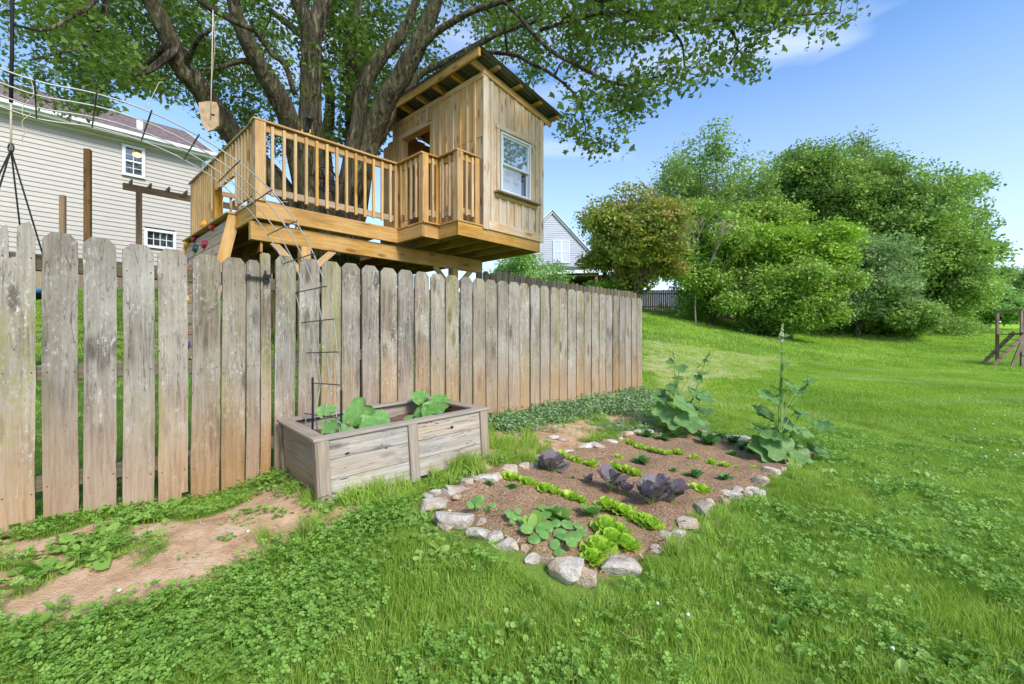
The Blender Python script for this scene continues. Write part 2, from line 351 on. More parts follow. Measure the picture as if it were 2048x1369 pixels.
wp += [(0,-12,.0),(15,-12,.0),(-15,-8,.15),(45,15,.1),(70,60,3.2),(-45,50,6),(0,100,6),(90,110,6),(-90,90,7),(-30,10,2.2),(-30,-20,.2),(40,-30,0),(110,0,1),(-110,0,3),(0,170,8),(-160,160,9),(170,170,8),(160,-60,0),(-150,-60,0),(0,-80,-.5),(-14,3,.9)]
wp = np.array(wp, float)
def _tps(r2): return 0.5 * r2 * np.log(np.maximum(r2, 1e-9))
def _solve():
    n = len(wp); K = _tps(((wp[:, None, :2] - wp[None, :, :2]) ** 2).sum(-1)) + np.eye(n) * 0.02
    A = np.zeros((n + 3, n + 3)); A[:n, :n] = K; Q = np.c_[np.ones(n), wp[:, :2]]; A[:n, n:] = Q; A[n:, :n] = Q.T
    return np.linalg.solve(A, np.r_[wp[:, 2], 0, 0, 0])
_w = _solve()
def T(x, y):
    x = np.atleast_1d(np.asarray(x, float)); y = np.atleast_1d(np.asarray(y, float)); o = np.empty(x.shape)
    for i in range(0, x.size, 20000):
        xx = x.ravel()[i:i+20000]; yy = y.ravel()[i:i+20000]
        K = _tps((xx[:, None] - wp[None, :, 0]) ** 2 + (yy[:, None] - wp[None, :, 1]) ** 2)
        o.ravel()[i:i+20000] = K @ _w[:-3] + _w[-3] + _w[-2] * xx + _w[-1] * yy
    return o
def T1(x, y): return float(T([x], [y])[0])
_ys = np.geomspace(.9, 90, 500)
def G(px, py):
    """ground point seen at photograph pixel"""
    k = (px - 1024) / F; h = (684 - py) / F
    d = (H + h * _ys) - T(k * _ys, _ys); i = np.argmax(d < 0)
    if d[i] >= 0: i = len(_ys) - 1
    y0, y1 = _ys[max(i - 1, 0)], _ys[i]; d0, d1 = d[max(i - 1, 0)], d[i]; t = d0 / (d0 - d1) if d0 != d1 else 0
    y = y0 + (y1 - y0) * min(max(t, 0), 1); return Vector((k * y, y, T1(k * y, y)))
def poly(pts): return np.array([tuple(G(*p)[:2]) for p in pts])
def inside(pg, x, y):
    r = np.zeros(x.shape, bool); n = len(pg)
    for i in range(n):
        x0, y0 = pg[i]; x1, y1 = pg[(i + 1) % n]
        c = (y0 > y) != (y1 > y)
        with np.errstate(divide='ignore', invalid='ignore'): xi = (x1 - x0) * (y - y0) / (y1 - y0) + x0
        r ^= c & (x < xi)
    return r
def vnoise(x, y, s, seed=0):
    """cheap smooth value noise"""
    g = np.random.default_rng(seed).random((64, 64)); u = x / s; v = y / s; i = np.floor(u).astype(int); j = np.floor(v).astype(int); fu = u - i; fv = v - j
    fu = fu * fu * (3 - 2 * fu); fv = fv * fv * (3 - 2 * fv); a = g[i % 64, j % 64]; b = g[(i + 1) % 64, j % 64]; c = g[i % 64, (j + 1) % 64]; d = g[(i + 1) % 64, (j + 1) % 64]
    return a * (1 - fu) * (1 - fv) + b * fu * (1 - fv) + c * (1 - fu) * fv + d * fu * fv
BED = poly([(1237,1150),(1150,1150),(1020,1090),(940,1045),(860,1005),(855,985),(950,960),(1045,932),(1130,905),(1240,880),(1310,866),(1390,862),(1480,880),(1560,890),(1625,915),(1560,945),(1520,970),(1450,995),(1400,1025),(1340,1075),(1290,1120)])
DIRT = [poly(p) for p in ([(215,1185),(215,1110),(225,1075),(330,1052),(420,1022),(480,998),(545,965),(575,1010),(620,1060),(560,1085),(460,1105),(400,1128),(345,1150),(270,1182),(225,1195)],
 [(75,1160),(170,1115),(250,1185),(190,1232),(120,1262),(80,1225)],
 [(975,868),(1060,850),(1200,838),(1280,800),(1310,812),(1290,850),(1230,868),(1150,888),(1085,915),(1040,940),(985,915)],
 [(640,1012),(975,918),(990,935),(800,975),(745,1005),(700,1040),(640,1045)],
 [(490,970),(560,945),(640,1005),(615,1045),(560,1015)],
 [(60,700),(90,690),(90,660),(60,655)])]
TAN = poly([(1286,660),(1370,672),(1450,690),(1620,724),(1560,745),(1480,752),(1400,775),(1340,790),(1290,795)])
MINT = poly([(985,842),(1060,825),(1180,803),(1280,782),(1305,800),(1290,838),(1200,832),(1100,850),(1040,868),(985,862)])
WEED = poly([(0,1082),(160,1045),(330,1025),(380,1015),(350,1035),(300,1048),(210,1072),(170,1105),(110,1140),(0,1160)])
DIRT.append(WEED)
WEED2 = poly([(520,960),(560,945),(600,960),(640,1005),(610,1015),(560,980)])
PLAN = np.array([[0,0]]*4, float)   # planter footprint, filled below
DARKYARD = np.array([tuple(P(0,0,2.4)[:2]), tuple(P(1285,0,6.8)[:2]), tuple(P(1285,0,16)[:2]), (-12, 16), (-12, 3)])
pdir = Vector((math.sin(math.radians(50.9)), math.cos(math.radians(50.9)), 0)); qdir = Vector((-pdir.y, pdir.x, 0))
PK = P(641, 1007, 2.56)
PLAN = np.array([tuple((PK + pdir * a + qdir * b)[:2]) for a, b in ((-.02,-.02),(1.2,-.02),(1.2,.88),(-.02,.88))])

def fields(x, y):
    """dirt 0..1, tan 0..1, bed 0..1 at ground points"""
    jx = x + (vnoise(x, y, .34, 11) - .5) * .34 + (vnoise(x, y, .16, 1) - .5) * .22 + (vnoise(x, y, .05, 5) - .5) * .08; jy = y + (vnoise(x, y, .34, 12) - .5) * .34 + (vnoise(x, y, .16, 2) - .5) * .22 + (vnoise(x, y, .05, 6) - .5) * .08
    d = np.zeros(x.shape)
    for pg in DIRT: d = np.maximum(d, inside(pg, jx, jy) * 1.0)
    b = inside(BED, x + (vnoise(x, y, .1, 3) - .5) * .04, y + (vnoise(x, y, .1, 4) - .5) * .04) * 1.0
    k = np.clip((y - 5) / 4, .0, 1) * .8
    t = inside(TAN, x + (vnoise(x, y, .7, 8) - .5) * 1.2 * k, y + (vnoise(x, y, .7, 9) - .5) * 1.2 * k) * 1.0
    return d, t, b

def axis(lo, hi, a, b, step, g=1.16):
    c = list(np.arange(a, b, step)); s = step; v = c[-1]
    while v < hi: s *= g; v += s; c.append(v)
    s = step; v = c[0]; l = []
    while v > lo: s *= g; v -= s; l.append(v)
    return np.array(l[::-1] + c)
def build_ground():
    xs = axis(-170, 190, -4.2, 6.0, .045, 1.13); ys = axis(-80, 190, 1.0, 8.0, .045, 1.13)
    X, Y = np.meshgrid(xs, ys); Z = T(X.ravel(), Y.ravel()).reshape(X.shape); d, t, b = fields(X, Y)
    near = (Y < 9) & (Y > 0)
    Z = Z + np.where(near, (vnoise(X, Y, .3, 20) - .5) * .03 + (vnoise(X, Y, .08, 21) - .5) * .012 + d * (vnoise(X, Y, .05, 22) - .5) * .012 + b * (.018 + (vnoise(X, Y, .06, 23) - .5) * .035), 0)
    far = np.clip((Y - 12) / 20, 0, 1); Z = Z + far * (vnoise(X, Y, 6, 30) - .5) * .25
    nx, ny = len(xs), len(ys); vs = np.c_[X.ravel(), Y.ravel(), Z.ravel()]
    i = np.arange(nx * ny).reshape(ny, nx); q = np.stack([i[:-1, :-1], i[:-1, 1:], i[1:, 1:], i[1:, :-1]], -1).reshape(-1, 4)
    me = bpy.data.meshes.new('ground'); me.vertices.add(len(vs)); me.vertices.foreach_set('co', vs.ravel()); me.loops.add(q.size); me.loops.foreach_set('vertex_index', q.ravel())
    me.polygons.add(len(q)); me.polygons.foreach_set('loop_start', np.arange(0, q.size, 4)); me.polygons.foreach_set('loop_total', np.full(len(q), 4)); me.polygons.foreach_set('use_smooth', np.ones(len(q), bool)); me.update(); me.validate()
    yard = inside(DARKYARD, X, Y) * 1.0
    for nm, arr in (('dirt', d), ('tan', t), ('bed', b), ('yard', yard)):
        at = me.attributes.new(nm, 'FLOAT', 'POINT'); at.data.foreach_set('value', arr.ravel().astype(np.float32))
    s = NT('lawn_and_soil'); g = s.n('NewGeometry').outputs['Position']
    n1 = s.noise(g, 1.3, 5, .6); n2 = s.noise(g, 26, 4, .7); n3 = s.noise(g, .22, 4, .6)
    grass = s.ramp(n1, [(.3, (.10, .17, .025)), (.7, (.19, .28, .045))]); far_g = s.ramp(n3, [(.32, (.22, .42, .025)), (.55, (.32, .53, .04)), (.72, (.42, .57, .09))])  # near tone kept darker: shade between grass tufts is in the colour
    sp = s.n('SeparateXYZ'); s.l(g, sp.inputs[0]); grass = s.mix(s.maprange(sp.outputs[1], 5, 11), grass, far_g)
    # mowing stripes: the grass lies over in bands
    mp = s.n('Mapping'); mp.inputs['Rotation'].default_value = (0, 0, math.radians(-28)); s.l(g, mp.inputs[0])
    wv = s.n('TexWave', Scale=.22, Distortion=9.0, Detail=3.0); s.l(mp.outputs[0], wv.inputs[0])
    grass = s.mix(s.math('MULTIPLY', s.maprange(wv.outputs[0], .55, .95), .13), grass, (.33, .46, .09))
    nx_ = s.noise(g, 9, 4, .7); grass = s.mix(s.maprange(nx_, .5, .75, 0, .35), grass, (.09, .19, .015))
    def attr(n_): a = s.n('Attribute'); a.attribute_name = n_; return a.outputs['Fac']
    tan = s.ramp(s.noise(g, 2.2, 5, .65), [(.35, (.22, .33, .07)), (.55, (.40, .40, .16)), (.75, (.48, .36, .19))])
    grass = s.mix(s.math('MULTIPLY', attr('tan'), .95), grass, tan)
    dirtc = s.ramp(s.noise(g, 5, 6, .65), [(.3, (.42, .24, .125)), (.52, (.60, .39, .235)), (.72, (.74, .55, .38))]); dirtc = s.mix(s.maprange(n2, .5, .7, 0, .45), dirtc, (.30, .17, .10))
    bedc = s.ramp(s.noise(g, 75, 5, .8), [(.35, (.12, .06, .03)), (.5, (.33, .205, .115)), (.68, (.55, .40, .27))])
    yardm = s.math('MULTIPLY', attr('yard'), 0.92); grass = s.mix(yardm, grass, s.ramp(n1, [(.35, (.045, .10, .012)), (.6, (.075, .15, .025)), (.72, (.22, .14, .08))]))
    c = s.mix(attr('dirt'), grass, dirtc); c = s.mix(attr('bed'), c, bedc)
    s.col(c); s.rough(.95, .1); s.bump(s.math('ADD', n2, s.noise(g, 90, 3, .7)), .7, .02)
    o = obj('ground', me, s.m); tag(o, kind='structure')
build_ground()

# ------------------------------------------------------------------ scatter with geometry nodes
def scatter(name, pts, rot, scl, variants, idx=None, parent=None):
    pts = np.asarray(pts, np.float32); n = len(pts)
    me = bpy.data.meshes.new(name); me.vertices.add(n); me.vertices.foreach_set('co', pts.ravel())
    a = me.attributes.new('rot', 'FLOAT_VECTOR', 'POINT'); a.data.foreach_set('vector', np.asarray(rot, np.float32).ravel())
    scl = np.asarray(scl, np.float32)
    if scl.ndim == 1: scl = np.repeat(scl[:, None], 3, 1)
    a = me.attributes.new('scl', 'FLOAT_VECTOR', 'POINT'); a.data.foreach_set('vector', scl.ravel())
    a = me.attributes.new('idx', 'INT', 'POINT'); a.data.foreach_set('value', (N.integers(0, len(variants), n) if idx is None else idx).astype(np.int32))
    o = obj(name, me, None, parent)
    col = bpy.data.collections.new(name + '_pieces')
    for k, v in enumerate(variants):
        vo = bpy.data.objects.new('%s_piece_%02d' % (name, k), v); col.objects.link(vo)
    g = bpy.data.node_groups.new(name, 'GeometryNodeTree')
    g.interface.new_socket('Geometry', in_out='INPUT', socket_type='NodeSocketGeometry'); g.interface.new_socket('Geometry', in_out='OUTPUT', socket_type='NodeSocketGeometry')
    gi = g.nodes.new('NodeGroupInput'); go = g.nodes.new('NodeGroupOutput'); ci = g.nodes.new('GeometryNodeCollectionInfo'); ci.inputs[0].default_value = col; ci.inputs[1].default_value = True; ci.inputs[2].default_value = True
    ip = g.nodes.new('GeometryNodeInstanceOnPoints'); ip.inputs['Pick Instance'].default_value = True
    def na(nm, t): x = g.nodes.new('GeometryNodeInputNamedAttribute'); x.data_type = t; x.inputs[0].default_value = nm; return x.outputs[0]
    er = g.nodes.new('FunctionNodeEulerToRotation')
    l = g.links.new; l(gi.outputs[0], ip.inputs['Points']); l(ci.outputs[0], ip.inputs['Instance']); l(na('idx', 'INT'), ip.inputs['Instance Index'])
    l(na('rot', 'FLOAT_VECTOR'), er.inputs[0]); l(er.outputs[0], ip.inputs['Rotation']); l(na('scl', 'FLOAT_VECTOR'), ip.inputs['Scale']); l(ip.outputs[0], go.inputs[0])
    md = o.modifiers.new('scatter', 'NODES'); md.node_group = g
    o['kind'] = 'stuff'; return o

# leaf outlines ------------------------------------------------------
def maple_outline():
    pts = []
    for a, r in ((-90, .12), (-62, .42), (-38, .30), (-18, .62), (12, .86), (28, .52), (48, .62), (66, .50), (90, 1.0), (114, .50), (132, .62), (152, .52), (168, .86), (198, .62), (218, .30), (242, .42)):
        t = math.radians(a); pts.append((r * math.cos(t), r * math.sin(t) + .25))
    return pts
def leaf_cluster(name, n, rad, size, mat, outline, droop=.5, flat=.6, seed=0):
    r = random.Random(seed); vs, fs = [], []
    for _ in range(n):
        p = Vector((r.gauss(0, 1), r.gauss(0, 1), r.gauss(0, 1) * flat)); p = p.normalized() * rad * r.random() ** .6
        s = size * r.uniform(.7, 1.25); e = Euler((r.gauss(0, droop) - .4, r.gauss(0, droop), r.uniform(0, 2 * PI))).to_matrix(); k = len(vs)
        vs.append(p + e @ Vector((0, .05 * s, -.06 * s)))
        for x, y in outline: vs.append(p + e @ (Vector((x, y, (abs(x) ** 1.5) * .25 * r.uniform(-.3, 1))) * s))
        m = len(outline)
        for i in range(m): fs.append((k, k + 1 + i, k + 1 + (i + 1) % m))
    me = mesh(name, vs, fs); me.materials.append(mat); return me
MAPLE = maple_outline()
SIMPLE = [(0, -.5), (.33, -.1), (.22, .3), (0, .6), (-.22, .3), (-.33, -.1)]
DIAM = [(0, -.5), (.3, 0), (0, .55), (-.3, 0)]

# ------------------------------------------------------------------ picket fence and gate
FV = 1943.0
def FY(px): return 3.25 * 1388 / (FV - px)
uf = Vector(((FV - 1024), F, 0)).normalized(); nf = Vector((uf.y, -uf.x, 0))     # nf points to the camera side
def picket_mesh(w, h, th, seed, notch=False, cut=False, ear=.28):
    r = random.Random(seed); n = 12; zs = [h * i / n for i in range(n)] + [h - w * ear, h]
    ph = r.random() * 9; L, Rr = [], []
    for i, z in enumerate(zs):
        e = (w * .5) if i < len(zs) - 1 else w * (.5 - ear * .85)
        e *= 1 - .01 * r.random()
        b = .0025 * math.sin(z * 3 + ph); L.append((z, -e + b + r.gauss(0, .0009))); Rr.append((z, e + b + r.gauss(0, .0009)))
    if cut: L[0] = (L[0][0], -w * .28); L.insert(1, (h * .035, -w * .28)); L.insert(2, (h * .036, -w * .5))
    top = []
    if notch: top = [(h - .002, -w * .02), (h - .16, w * .02), (h - .17, w * .20), (h - .03, w * .22)]; L[-1] = (h + .03, -w * .35)
    ol = L + top + Rr[::-1]; bm = bmesh.new()
    f0 = [bm.verts.new((x, y, th / 2)) for x, y in ol]; f1 = [bm.verts.new((x, y, -th / 2)) for x, y in ol]; m = len(ol)
    bm.faces.new(f0[::-1]); bm.faces.new(f1)
    for i in range(m): bm.faces.new((f0[i], f0[(i + 1) % m], f1[(i + 1) % m], f1[i]))
    bmesh.ops.recalc_face_normals(bm, faces=bm.faces)
    bmesh.ops.triangulate(bm, faces=[f for f in bm.faces if len(f.verts) > 4])
    me = bpy.data.meshes.new('picket'); bm.to_mesh(me); bm.free(); return me
def fpoint(px, off=0):
    Y = FY(px); return Vector(((px - 1024) / F * Y, Y, 0)) + nf * off
def place_picket(parent, xl, xr, yt, yb, seed, off=0, **k):
    """picket between two photograph columns on the fence plane"""
    a, b = fpoint(xl), fpoint(xr); w = (b - a).length; c = (a + b) / 2; Yc = c.y
    zt = (684 - yt) / F * Yc + H; zb = ((684 - yb) / F * Yc + H) if yb else T1(c.x, c.y) - .03
    me = picket_mesh(w, zt - zb, .019, seed, **k); m = Matrix.Identity(4)
    lean = R.gauss(0, .004)
    ax = (Vector((0, 0, 1)) + uf * lean); m = basis(ax, nf + Vector((0, 0, R.gauss(0, .006))) + uf * R.gauss(0, .02))
    m.translation = Vector((c.x, c.y, zb)) + nf * (off - .01) - parent.location; m.translation = parent.matrix_basis.inverted().to_3x3() @ m.translation if parent.rotation_euler.z else m.translation
    return obj('picket', me, M['fence'], parent, m), (c, w, zb, zt)
gate = empty('wooden_gate', tuple(fpoint(260)[:2]) + (T1(*fpoint(260)[:2]),), 0, 'weathered grey picket gate with a black latch, beside the planter box', 'gate')
fence = empty('picket_fence', tuple(fpoint(900)[:2]) + (T1(*fpoint(900)[:2]),), 0, 'long weathered dog-eared picket fence running behind the planter box', 'fence')
gl = [(-5,71,451,1071),(85,157,466,1043),(168,234,476,1022),(245.5,309,489,1019),(317,376,498.5,1007),(382,439,509,997),(443,490,515,985),(492.5,519,520,972)]
nails = ([], [])
def nail(p):
    vs, fs = nails; k = len(vs); r = .0042
    for j in range(6): vs.append(p + uf * (r * math.cos(j * PI / 3)) + Vector((0, 0, r * math.sin(j * PI / 3))) + nf * .0025)
    fs.append(tuple(range(k, k + 6)))
for i, (a, b, t, bo) in enumerate(gl):
    o, (c, w, zb, zt) = place_picket(gate, a, b, t, bo, 100 + i, notch=(i == 0), cut=(i == 4))
    for pz in (zt - .16, H - .16, zb + .2):
        for s_ in (-.38, .38):
            if R.random() < .85: nail(Vector((c.x, c.y, pz)) + uf * w * s_ + nf * .0005)
for k in range(4):           # the gate goes on past the picture's edge
    c = fpoint(-5) - uf * (.165 * k + .10); zt = H + .60 + .0 * k; zb = T1(c.x, c.y) - .02
    m = basis((0, 0, 1), nf); m.translation = Vector((c.x, c.y, zb)) - nf * .01 - gate.location
    obj('picket', picket_mesh(.135, zt - zb, .019, 300 + k), M['fence'], gate, m)
def rail(parent, x0, x1, za, zb, off=-.04, hgt=.085, ext0=0):
    a = fpoint(x0) - uf * ext0; b = fpoint(x1); a = Vector((a.x, a.y, H + za)) + nf * off; b = Vector((b.x, b.y, H + zb)) + nf * off
    board('rail', a - parent.location, b - parent.location, .038, hgt, M['rail'], parent)
rail(gate, -5, 519, .42, .42, ext0=.7); rail(gate, -5, 519, -.18, -.15, ext0=.7); rail(gate, -5, 519, -.78, -.72, ext0=.7)
vs, fs = nails; o = obj('nails', mesh('nails', [v - gate.location for v in vs], fs), M['nail'], gate); o['kind'] = 'stuff'
# latch
lt = fpoint(524); lp = Vector((lt.x, lt.y, H + (684 - 557) / F * lt.y)) + nf * .012
lat = empty('latch', lp - gate.location, math.atan2(uf.y, uf.x), parent=gate)
bm = bmesh.new()
for (sx, sy, sz, x, y, z) in ((.09, .012, .014, -.045, -.006, 0), (.035, .018, .05, .02, -.008, .0), (.02, .022, .03, .03, -.02, .012), (.03, .008, .03, -.09, -.004, .003), (.008, .02, .045, .012, -.018, .03)):
    r_ = bmesh.ops.create_cube(bm, size=1); bmesh.ops.scale(bm, vec=(sx, sy, sz), verts=r_['verts']); bmesh.ops.translate(bm, vec=(x, y, z), verts=r_['verts'])
me = bpy.data.meshes.new('latch_body'); bm.to_mesh(me); bm.free(); obj('latch_body', me, M['black'], lat)
obj('latch_ring', (lambda v_, f_: (addtube(v_, f_, [Vector((.02 + .018 * math.cos(t), -.02, -.02 + .018 * math.sin(t))) for t in np.linspace(0, 2 * PI, 13)], .003, 5), mesh('latch_ring', v_, f_, True))[1])([], []), M['black'], lat)
# main fence
z4 = [(25,132,30),(150,255,45),(272,372,60),(380,473,70),(487,572,82),(583,668,95),(675,756,105),(767,840,115),(848,918,125),(928,995,133),(1003,1062,142),(1071,1134,150),(1139,1196,157),(1201,1255,163),(1259,1314,169),(1318,1369,176),(1374,1420,184),(1425,1472,190),(1477,1521,197),(1526,1567,203),(1571,1611,208),(1615,1652,215),(1656,1690,221),(1695,1730,227),(1735,1767,232),(1770,1803,237),(1807,1836,241),(1840,1870,245),(1873,1901,249),(1904,1931,252),(1935,1960,255)]
place_picket(fence, 521, 541, 506, 954, 199, .0, ear=.2)
for i, (a, b, t) in enumerate(z4):
    place_picket(fence, 540 + a / 2.633, 540 + b / 2.633, 500 + t / 2.633, None, 200 + i)
for x0, x1, a, b, c_, d_ in ((521, 900, .40, .44, 0, 0), (902, 1280, .44, .47, 0, 0)): rail(fence, x0, x1, a, b)
rail(fence, 521, 900, -.14, -.06); rail(fence, 902, 1280, -.06, -.02); rail(fence, 521, 900, -.72, -.6); rail(fence, 902, 1280, -.6, -.55)
for px in (530, 745, 905, 1050, 1150, 1225, 1276):
    c = fpoint(px, -.10); z0 = T1(c.x, c.y) - .1; board('post', Vector((c.x, c.y, z0)) - fence.location, Vector((c.x, c.y, z0 + 1.42)) - fence.location, .085, .085, M['rail'], fence, nf)

# ------------------------------------------------------------------ wooden planter box
pitch = math.radians(3.4)
planter = empty('planter_box', PK, 0, 'weathered grey board raised planter box against the picket fence', 'planter')
planter.rotation_euler = Euler((0, -pitch, math.atan2(pdir.y, pdir.x)), 'XYZ')
PL, PW, PH = 1.16, .845, .345
for k in range(3):
    hh = .118; z = .006 + k * .1165 + hh / 2 - .01
    for x0, x1 in ((.062, .548), (.612, PL - .06)):
        board('plank', (x0, .012, z), (x1, .012, z), .018, hh - .004, M['planter'], planter, ch=.002)
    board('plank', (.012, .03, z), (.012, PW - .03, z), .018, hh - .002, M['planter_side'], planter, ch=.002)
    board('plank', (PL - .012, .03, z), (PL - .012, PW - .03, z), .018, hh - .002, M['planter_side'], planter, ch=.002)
    board('plank', (.03, PW - .012, z), (PL - .03, PW - .012, z), .018, hh - .002, M['planter'], planter, ch=.002)
for x in (.030, .58, PL - .030): board('corner_board' if x != .58 else 'middle_board', (x, -.006, -.02), (x, -.006, PH), .062, .017, M['planter_trim'], planter, (0, 1, 0))
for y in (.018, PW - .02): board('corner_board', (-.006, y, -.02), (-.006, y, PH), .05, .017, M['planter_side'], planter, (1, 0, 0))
rz = PH + .009
for (a, b) in (((-.02, .03), (PL + .02, .03)), ((-.02, PW - .03), (PL + .02, PW - .03))): board('rim_board', (a[0], a[1], rz), (b[0], b[1], rz), .085, .018, M['planter_trim'], planter, ch=.003)
for x in (.02, PL - .02): board('rim_board', (x, .0735, rz), (x, PW - .0735, rz), .08, .018, M['planter_trim'], planter, ch=.003)
board('inner_plank', (.03, PW - .032, .29), (PL - .03, PW - .032, .29), .018, .10, M['planter_trim'], planter)
def soil_patch():
    n = 24; vs = []; fs = []
    for j in range(n + 1):
        for i in range(n + 1): vs.append((.025 + (PL - .05) * i / n, .025 + (PW - .05) * j / n, .255 + R.gauss(0, .005) + .012 * math.sin(i * .7) * math.cos(j * .5)))
    for j in range(n):
        for i in range(n): k = j * (n + 1) + i; fs.append((k, k + 1, k + n + 2, k + n + 1))
    o = obj('soil', mesh('soil', vs, fs, True), M['soil'], planter); o['kind'] = 'stuff'
soil_patch()
def hole(x, z, rx, rz_, seed):
    r = random.Random(seed); pts = []
    for j in range(10): t = 2 * PI * j / 10; k = r.uniform(.75, 1.15); pts.append((x + rx * k * math.cos(t), .0018, z + rz_ * k * math.sin(t)))
    obj('knot_hole_disc', mesh('knot_hole_disc', pts, [tuple(range(10))[::1]]), M['dark'], planter)  # flat disc; the hole's inner shade is its dark colour
hole(.165, .245, .016, .008, 1); hole(.87, .273, .012, .013, 2); hole(.40, .228, .012, .003, 3); hole(.14, .105, .03, .003, 4)

# ------------------------------------------------------------------ treehouse with deck (frame a,b: a runs along the front, b goes back)
TH = math.radians(43.5966); UA = Vector((math.sin(TH), math.cos(TH), 0)); UB = Vector((-math.cos(TH), math.sin(TH), 0))
C0 = P(512, 394.6, 5.6)
tree_house = empty('treehouse', (C0.x, C0.y, H), PI / 2 - TH, 'new pine treehouse deck with railing and a tin-roofed playhouse, built around the maple', 'treehouse')
DZ = 1.735
def Tg(a, b): w_ = Vector((C0.x, C0.y, 0)) + UA * a + UB * b; return T1(w_.x, w_.y) - H
outline = [(0, 0), (1.99, 0), (1.99, -.648), (2.268, -.648), (2.268, -1.092), (4.06, -1.092), (4.06, 3.36), (0, 3.36)]
def part(n, p, loc=(0, 0, 0)): return empty(n, loc, 0, parent=p)
deck = part('deck', tree_house)
for i in range(len(outline)):
    a, b = outline[i], outline[(i + 1) % len(outline)]
    d = Vector((b[0] - a[0], b[1] - a[1], 0)).normalized(); nrm = Vector((-d.y, d.x, 0))
    A = Vector((a[0], a[1], DZ - .025 - .097)) + nrm * .019; B = Vector((b[0], b[1], DZ - .025 - .097)) + nrm * .019
    convex = lambda q: q not in ((1.99, 0), (2.268, -.648))
    A = A + d * (.038 if i % 2 and convex(a) else (0.0 if convex(a) else .0)); 
    board('rim_joist', A, B - (d * .002), .038, .194, M['deck'], deck)
def bspan(b):      # deck extent along a at depth b
    if b > 0: return (0, 4.06)
    if b > -.648: return (1.99, 4.06)
    return (2.268, 4.06)
bb = -1.092 - .015
first = True
while bb < 3.3:
    c = bb + .07
    lo, hi = bspan(c); lo -= .015; hi += .01
    if 0 > bb > -.14 or (-.648 > bb > -.79): pass
    # leave the trunk hole free
    if .55 < c < 2.25: board('deck_plank', (lo, c, DZ - .0125), (.62, c, DZ - .0125), .135, .025, M['deck'], deck); board('deck_plank', (2.35, c, DZ - .0125), (hi, c, DZ - .0125), .135, .025, M['deck'], deck)
    else: board('deck_plank', (lo, c, DZ - .0125), (hi, c, DZ - .0125), .135, .025, M['deck'], deck)
    bb += .1395
for a in np.arange(.4, 4.0, .4):
    b0 = 0 if a < 1.99 else (-.648 if a < 2.268 else -1.05)
    if .6 < a < 2.4: board('joist', (a, max(b0, .02) if b0 == 0 else b0, DZ - .125), (a, .5, DZ - .125), .038, .18, M['deck'], deck); board('joist', (a, 2.3, DZ - .125), (a, 3.3, DZ - .125), .038, .18, M['deck'], deck)
    else: board('joist', (a, b0 + .04, DZ - .125), (a, 3.3, DZ - .125), .038, .18, M['deck'], deck)
under = part('support_frame', tree_house)
board('beam', (-.04, .10, 1.37), (3.80, .10, 1.37), .075, .225, M['deck'], under)
board('beam', (-.04, 2.9, 1.37), (3.80, 2.9, 1.37), .075, .225, M['deck'], under)
for a in (.62, 3.15):
    for b in (.10, 2.9):
        board('post', (a, b, Tg(a, b) - .1), (a, b, 1.257), .125, .125, M['deck'], under, (0, 1, 0))
        for s_ in (-1, 1): board('brace', (a + s_ * .055, b + .0, .93), (a + s_ * .40, b + .0, 1.27), .085, .04, M['deck'], under, (0, 1, 0))
for k in range(16):
    a = .5 + k * .2; board('back_plank', (a, 2.98, Tg(a, 3) - .05), (a, 2.98, 1.5), .18, .02, M['darkpost'], under, (0, 1, 0))
# railing
railing = part('railing', tree_house)
RT = 2.735
def post(a, b, w=.09, z0=DZ, z1=RT - .03, n='post'): board(n, (a, b, z0), (a, b, z1), w, w, M['deck'], railing, (0, 1, 0), .006)
posts = [(.05, .05), (2.035, -.60), (2.312, -1.045)]
for a, b in posts: post(a, b, .125 if (a, b) == (.05, .05) else .105)
post(1.985, .05, .09); post(2.27, -.60, .07); post(2.64, -1.05, .085)
post(.05, 1.86, .10); post(.05, 3.28, .09)
def run(a0, b0, a1, b1, n, nrm, z0=DZ + .085, zb=None, lower=True):
    d = Vector((a1 - a0, b1 - b0, 0)); L = d.length; d.normalize(); nn = Vector(nrm)
    A = Vector((a0, b0, 0)); B = Vector((a1, b1, 0))
    up = (0, 0, 1)
    board('top_rail', A + Vector((0, 0, RT - .085)), B + Vector((0, 0, RT - .085)), .035, .085, M['deck'], railing)
    zl = z0 + .065
    if lower: board('bottom_rail', A + Vector((0, 0, zl)), B + Vector((0, 0, zl)), .035, .085, M['climb'], railing)
    for i in range(n):
        p = A + d * L * (i + .5) / n + nn * .036
        board('baluster', p + Vector((0, 0, z0 - R.random() * .012)), p + Vector((0, 0, RT - .055)), .036, .036, M['baluster'], railing, nrm)
run(.12, .045, 1.93, .045, 13, (0, -1, 0))
run(2.03, -.02, 2.03, -.54, 4, (-1, 0, 0)); run(2.10, -.60, 2.235, -.60, 1, (0, -1, 0)); run(2.31, -.66, 2.31, -.98, 2, (-1, 0, 0)); run(2.375, -1.045, 2.6, -1.045, 2, (0, -1, 0))
run(.045, .12, .045, .85, 6, (-1, 0, 0)); run(.045, .87, .045, 1.8, 8, (-1, 0, 0), z0=DZ + .52); run(.045, 1.92, .045, 3.23, 10, (-1, 0, 0))
run(.12, 3.3, 2.7, 3.3, 18, (0, 1, 0))
cz = RT - .0125
caps = [((-.035, .045), (2.02, .045)), ((2.02, -.013), (2.02, -.648)), ((1.96, -.6), (2.245, -.6)), ((2.30, -.56), (2.30, -1.10)), ((2.362, -1.045), (2.69, -1.045)), ((.045, .10), (.045, 3.36))]
for i, (a, b) in enumerate(caps):
    if i == 2: a = (2.082, -.6)
    board('rail_cap', (a[0], a[1], cz), (b[0], b[1], cz + (.0 if i else 0)), .125, .026, M['deck'], railing)
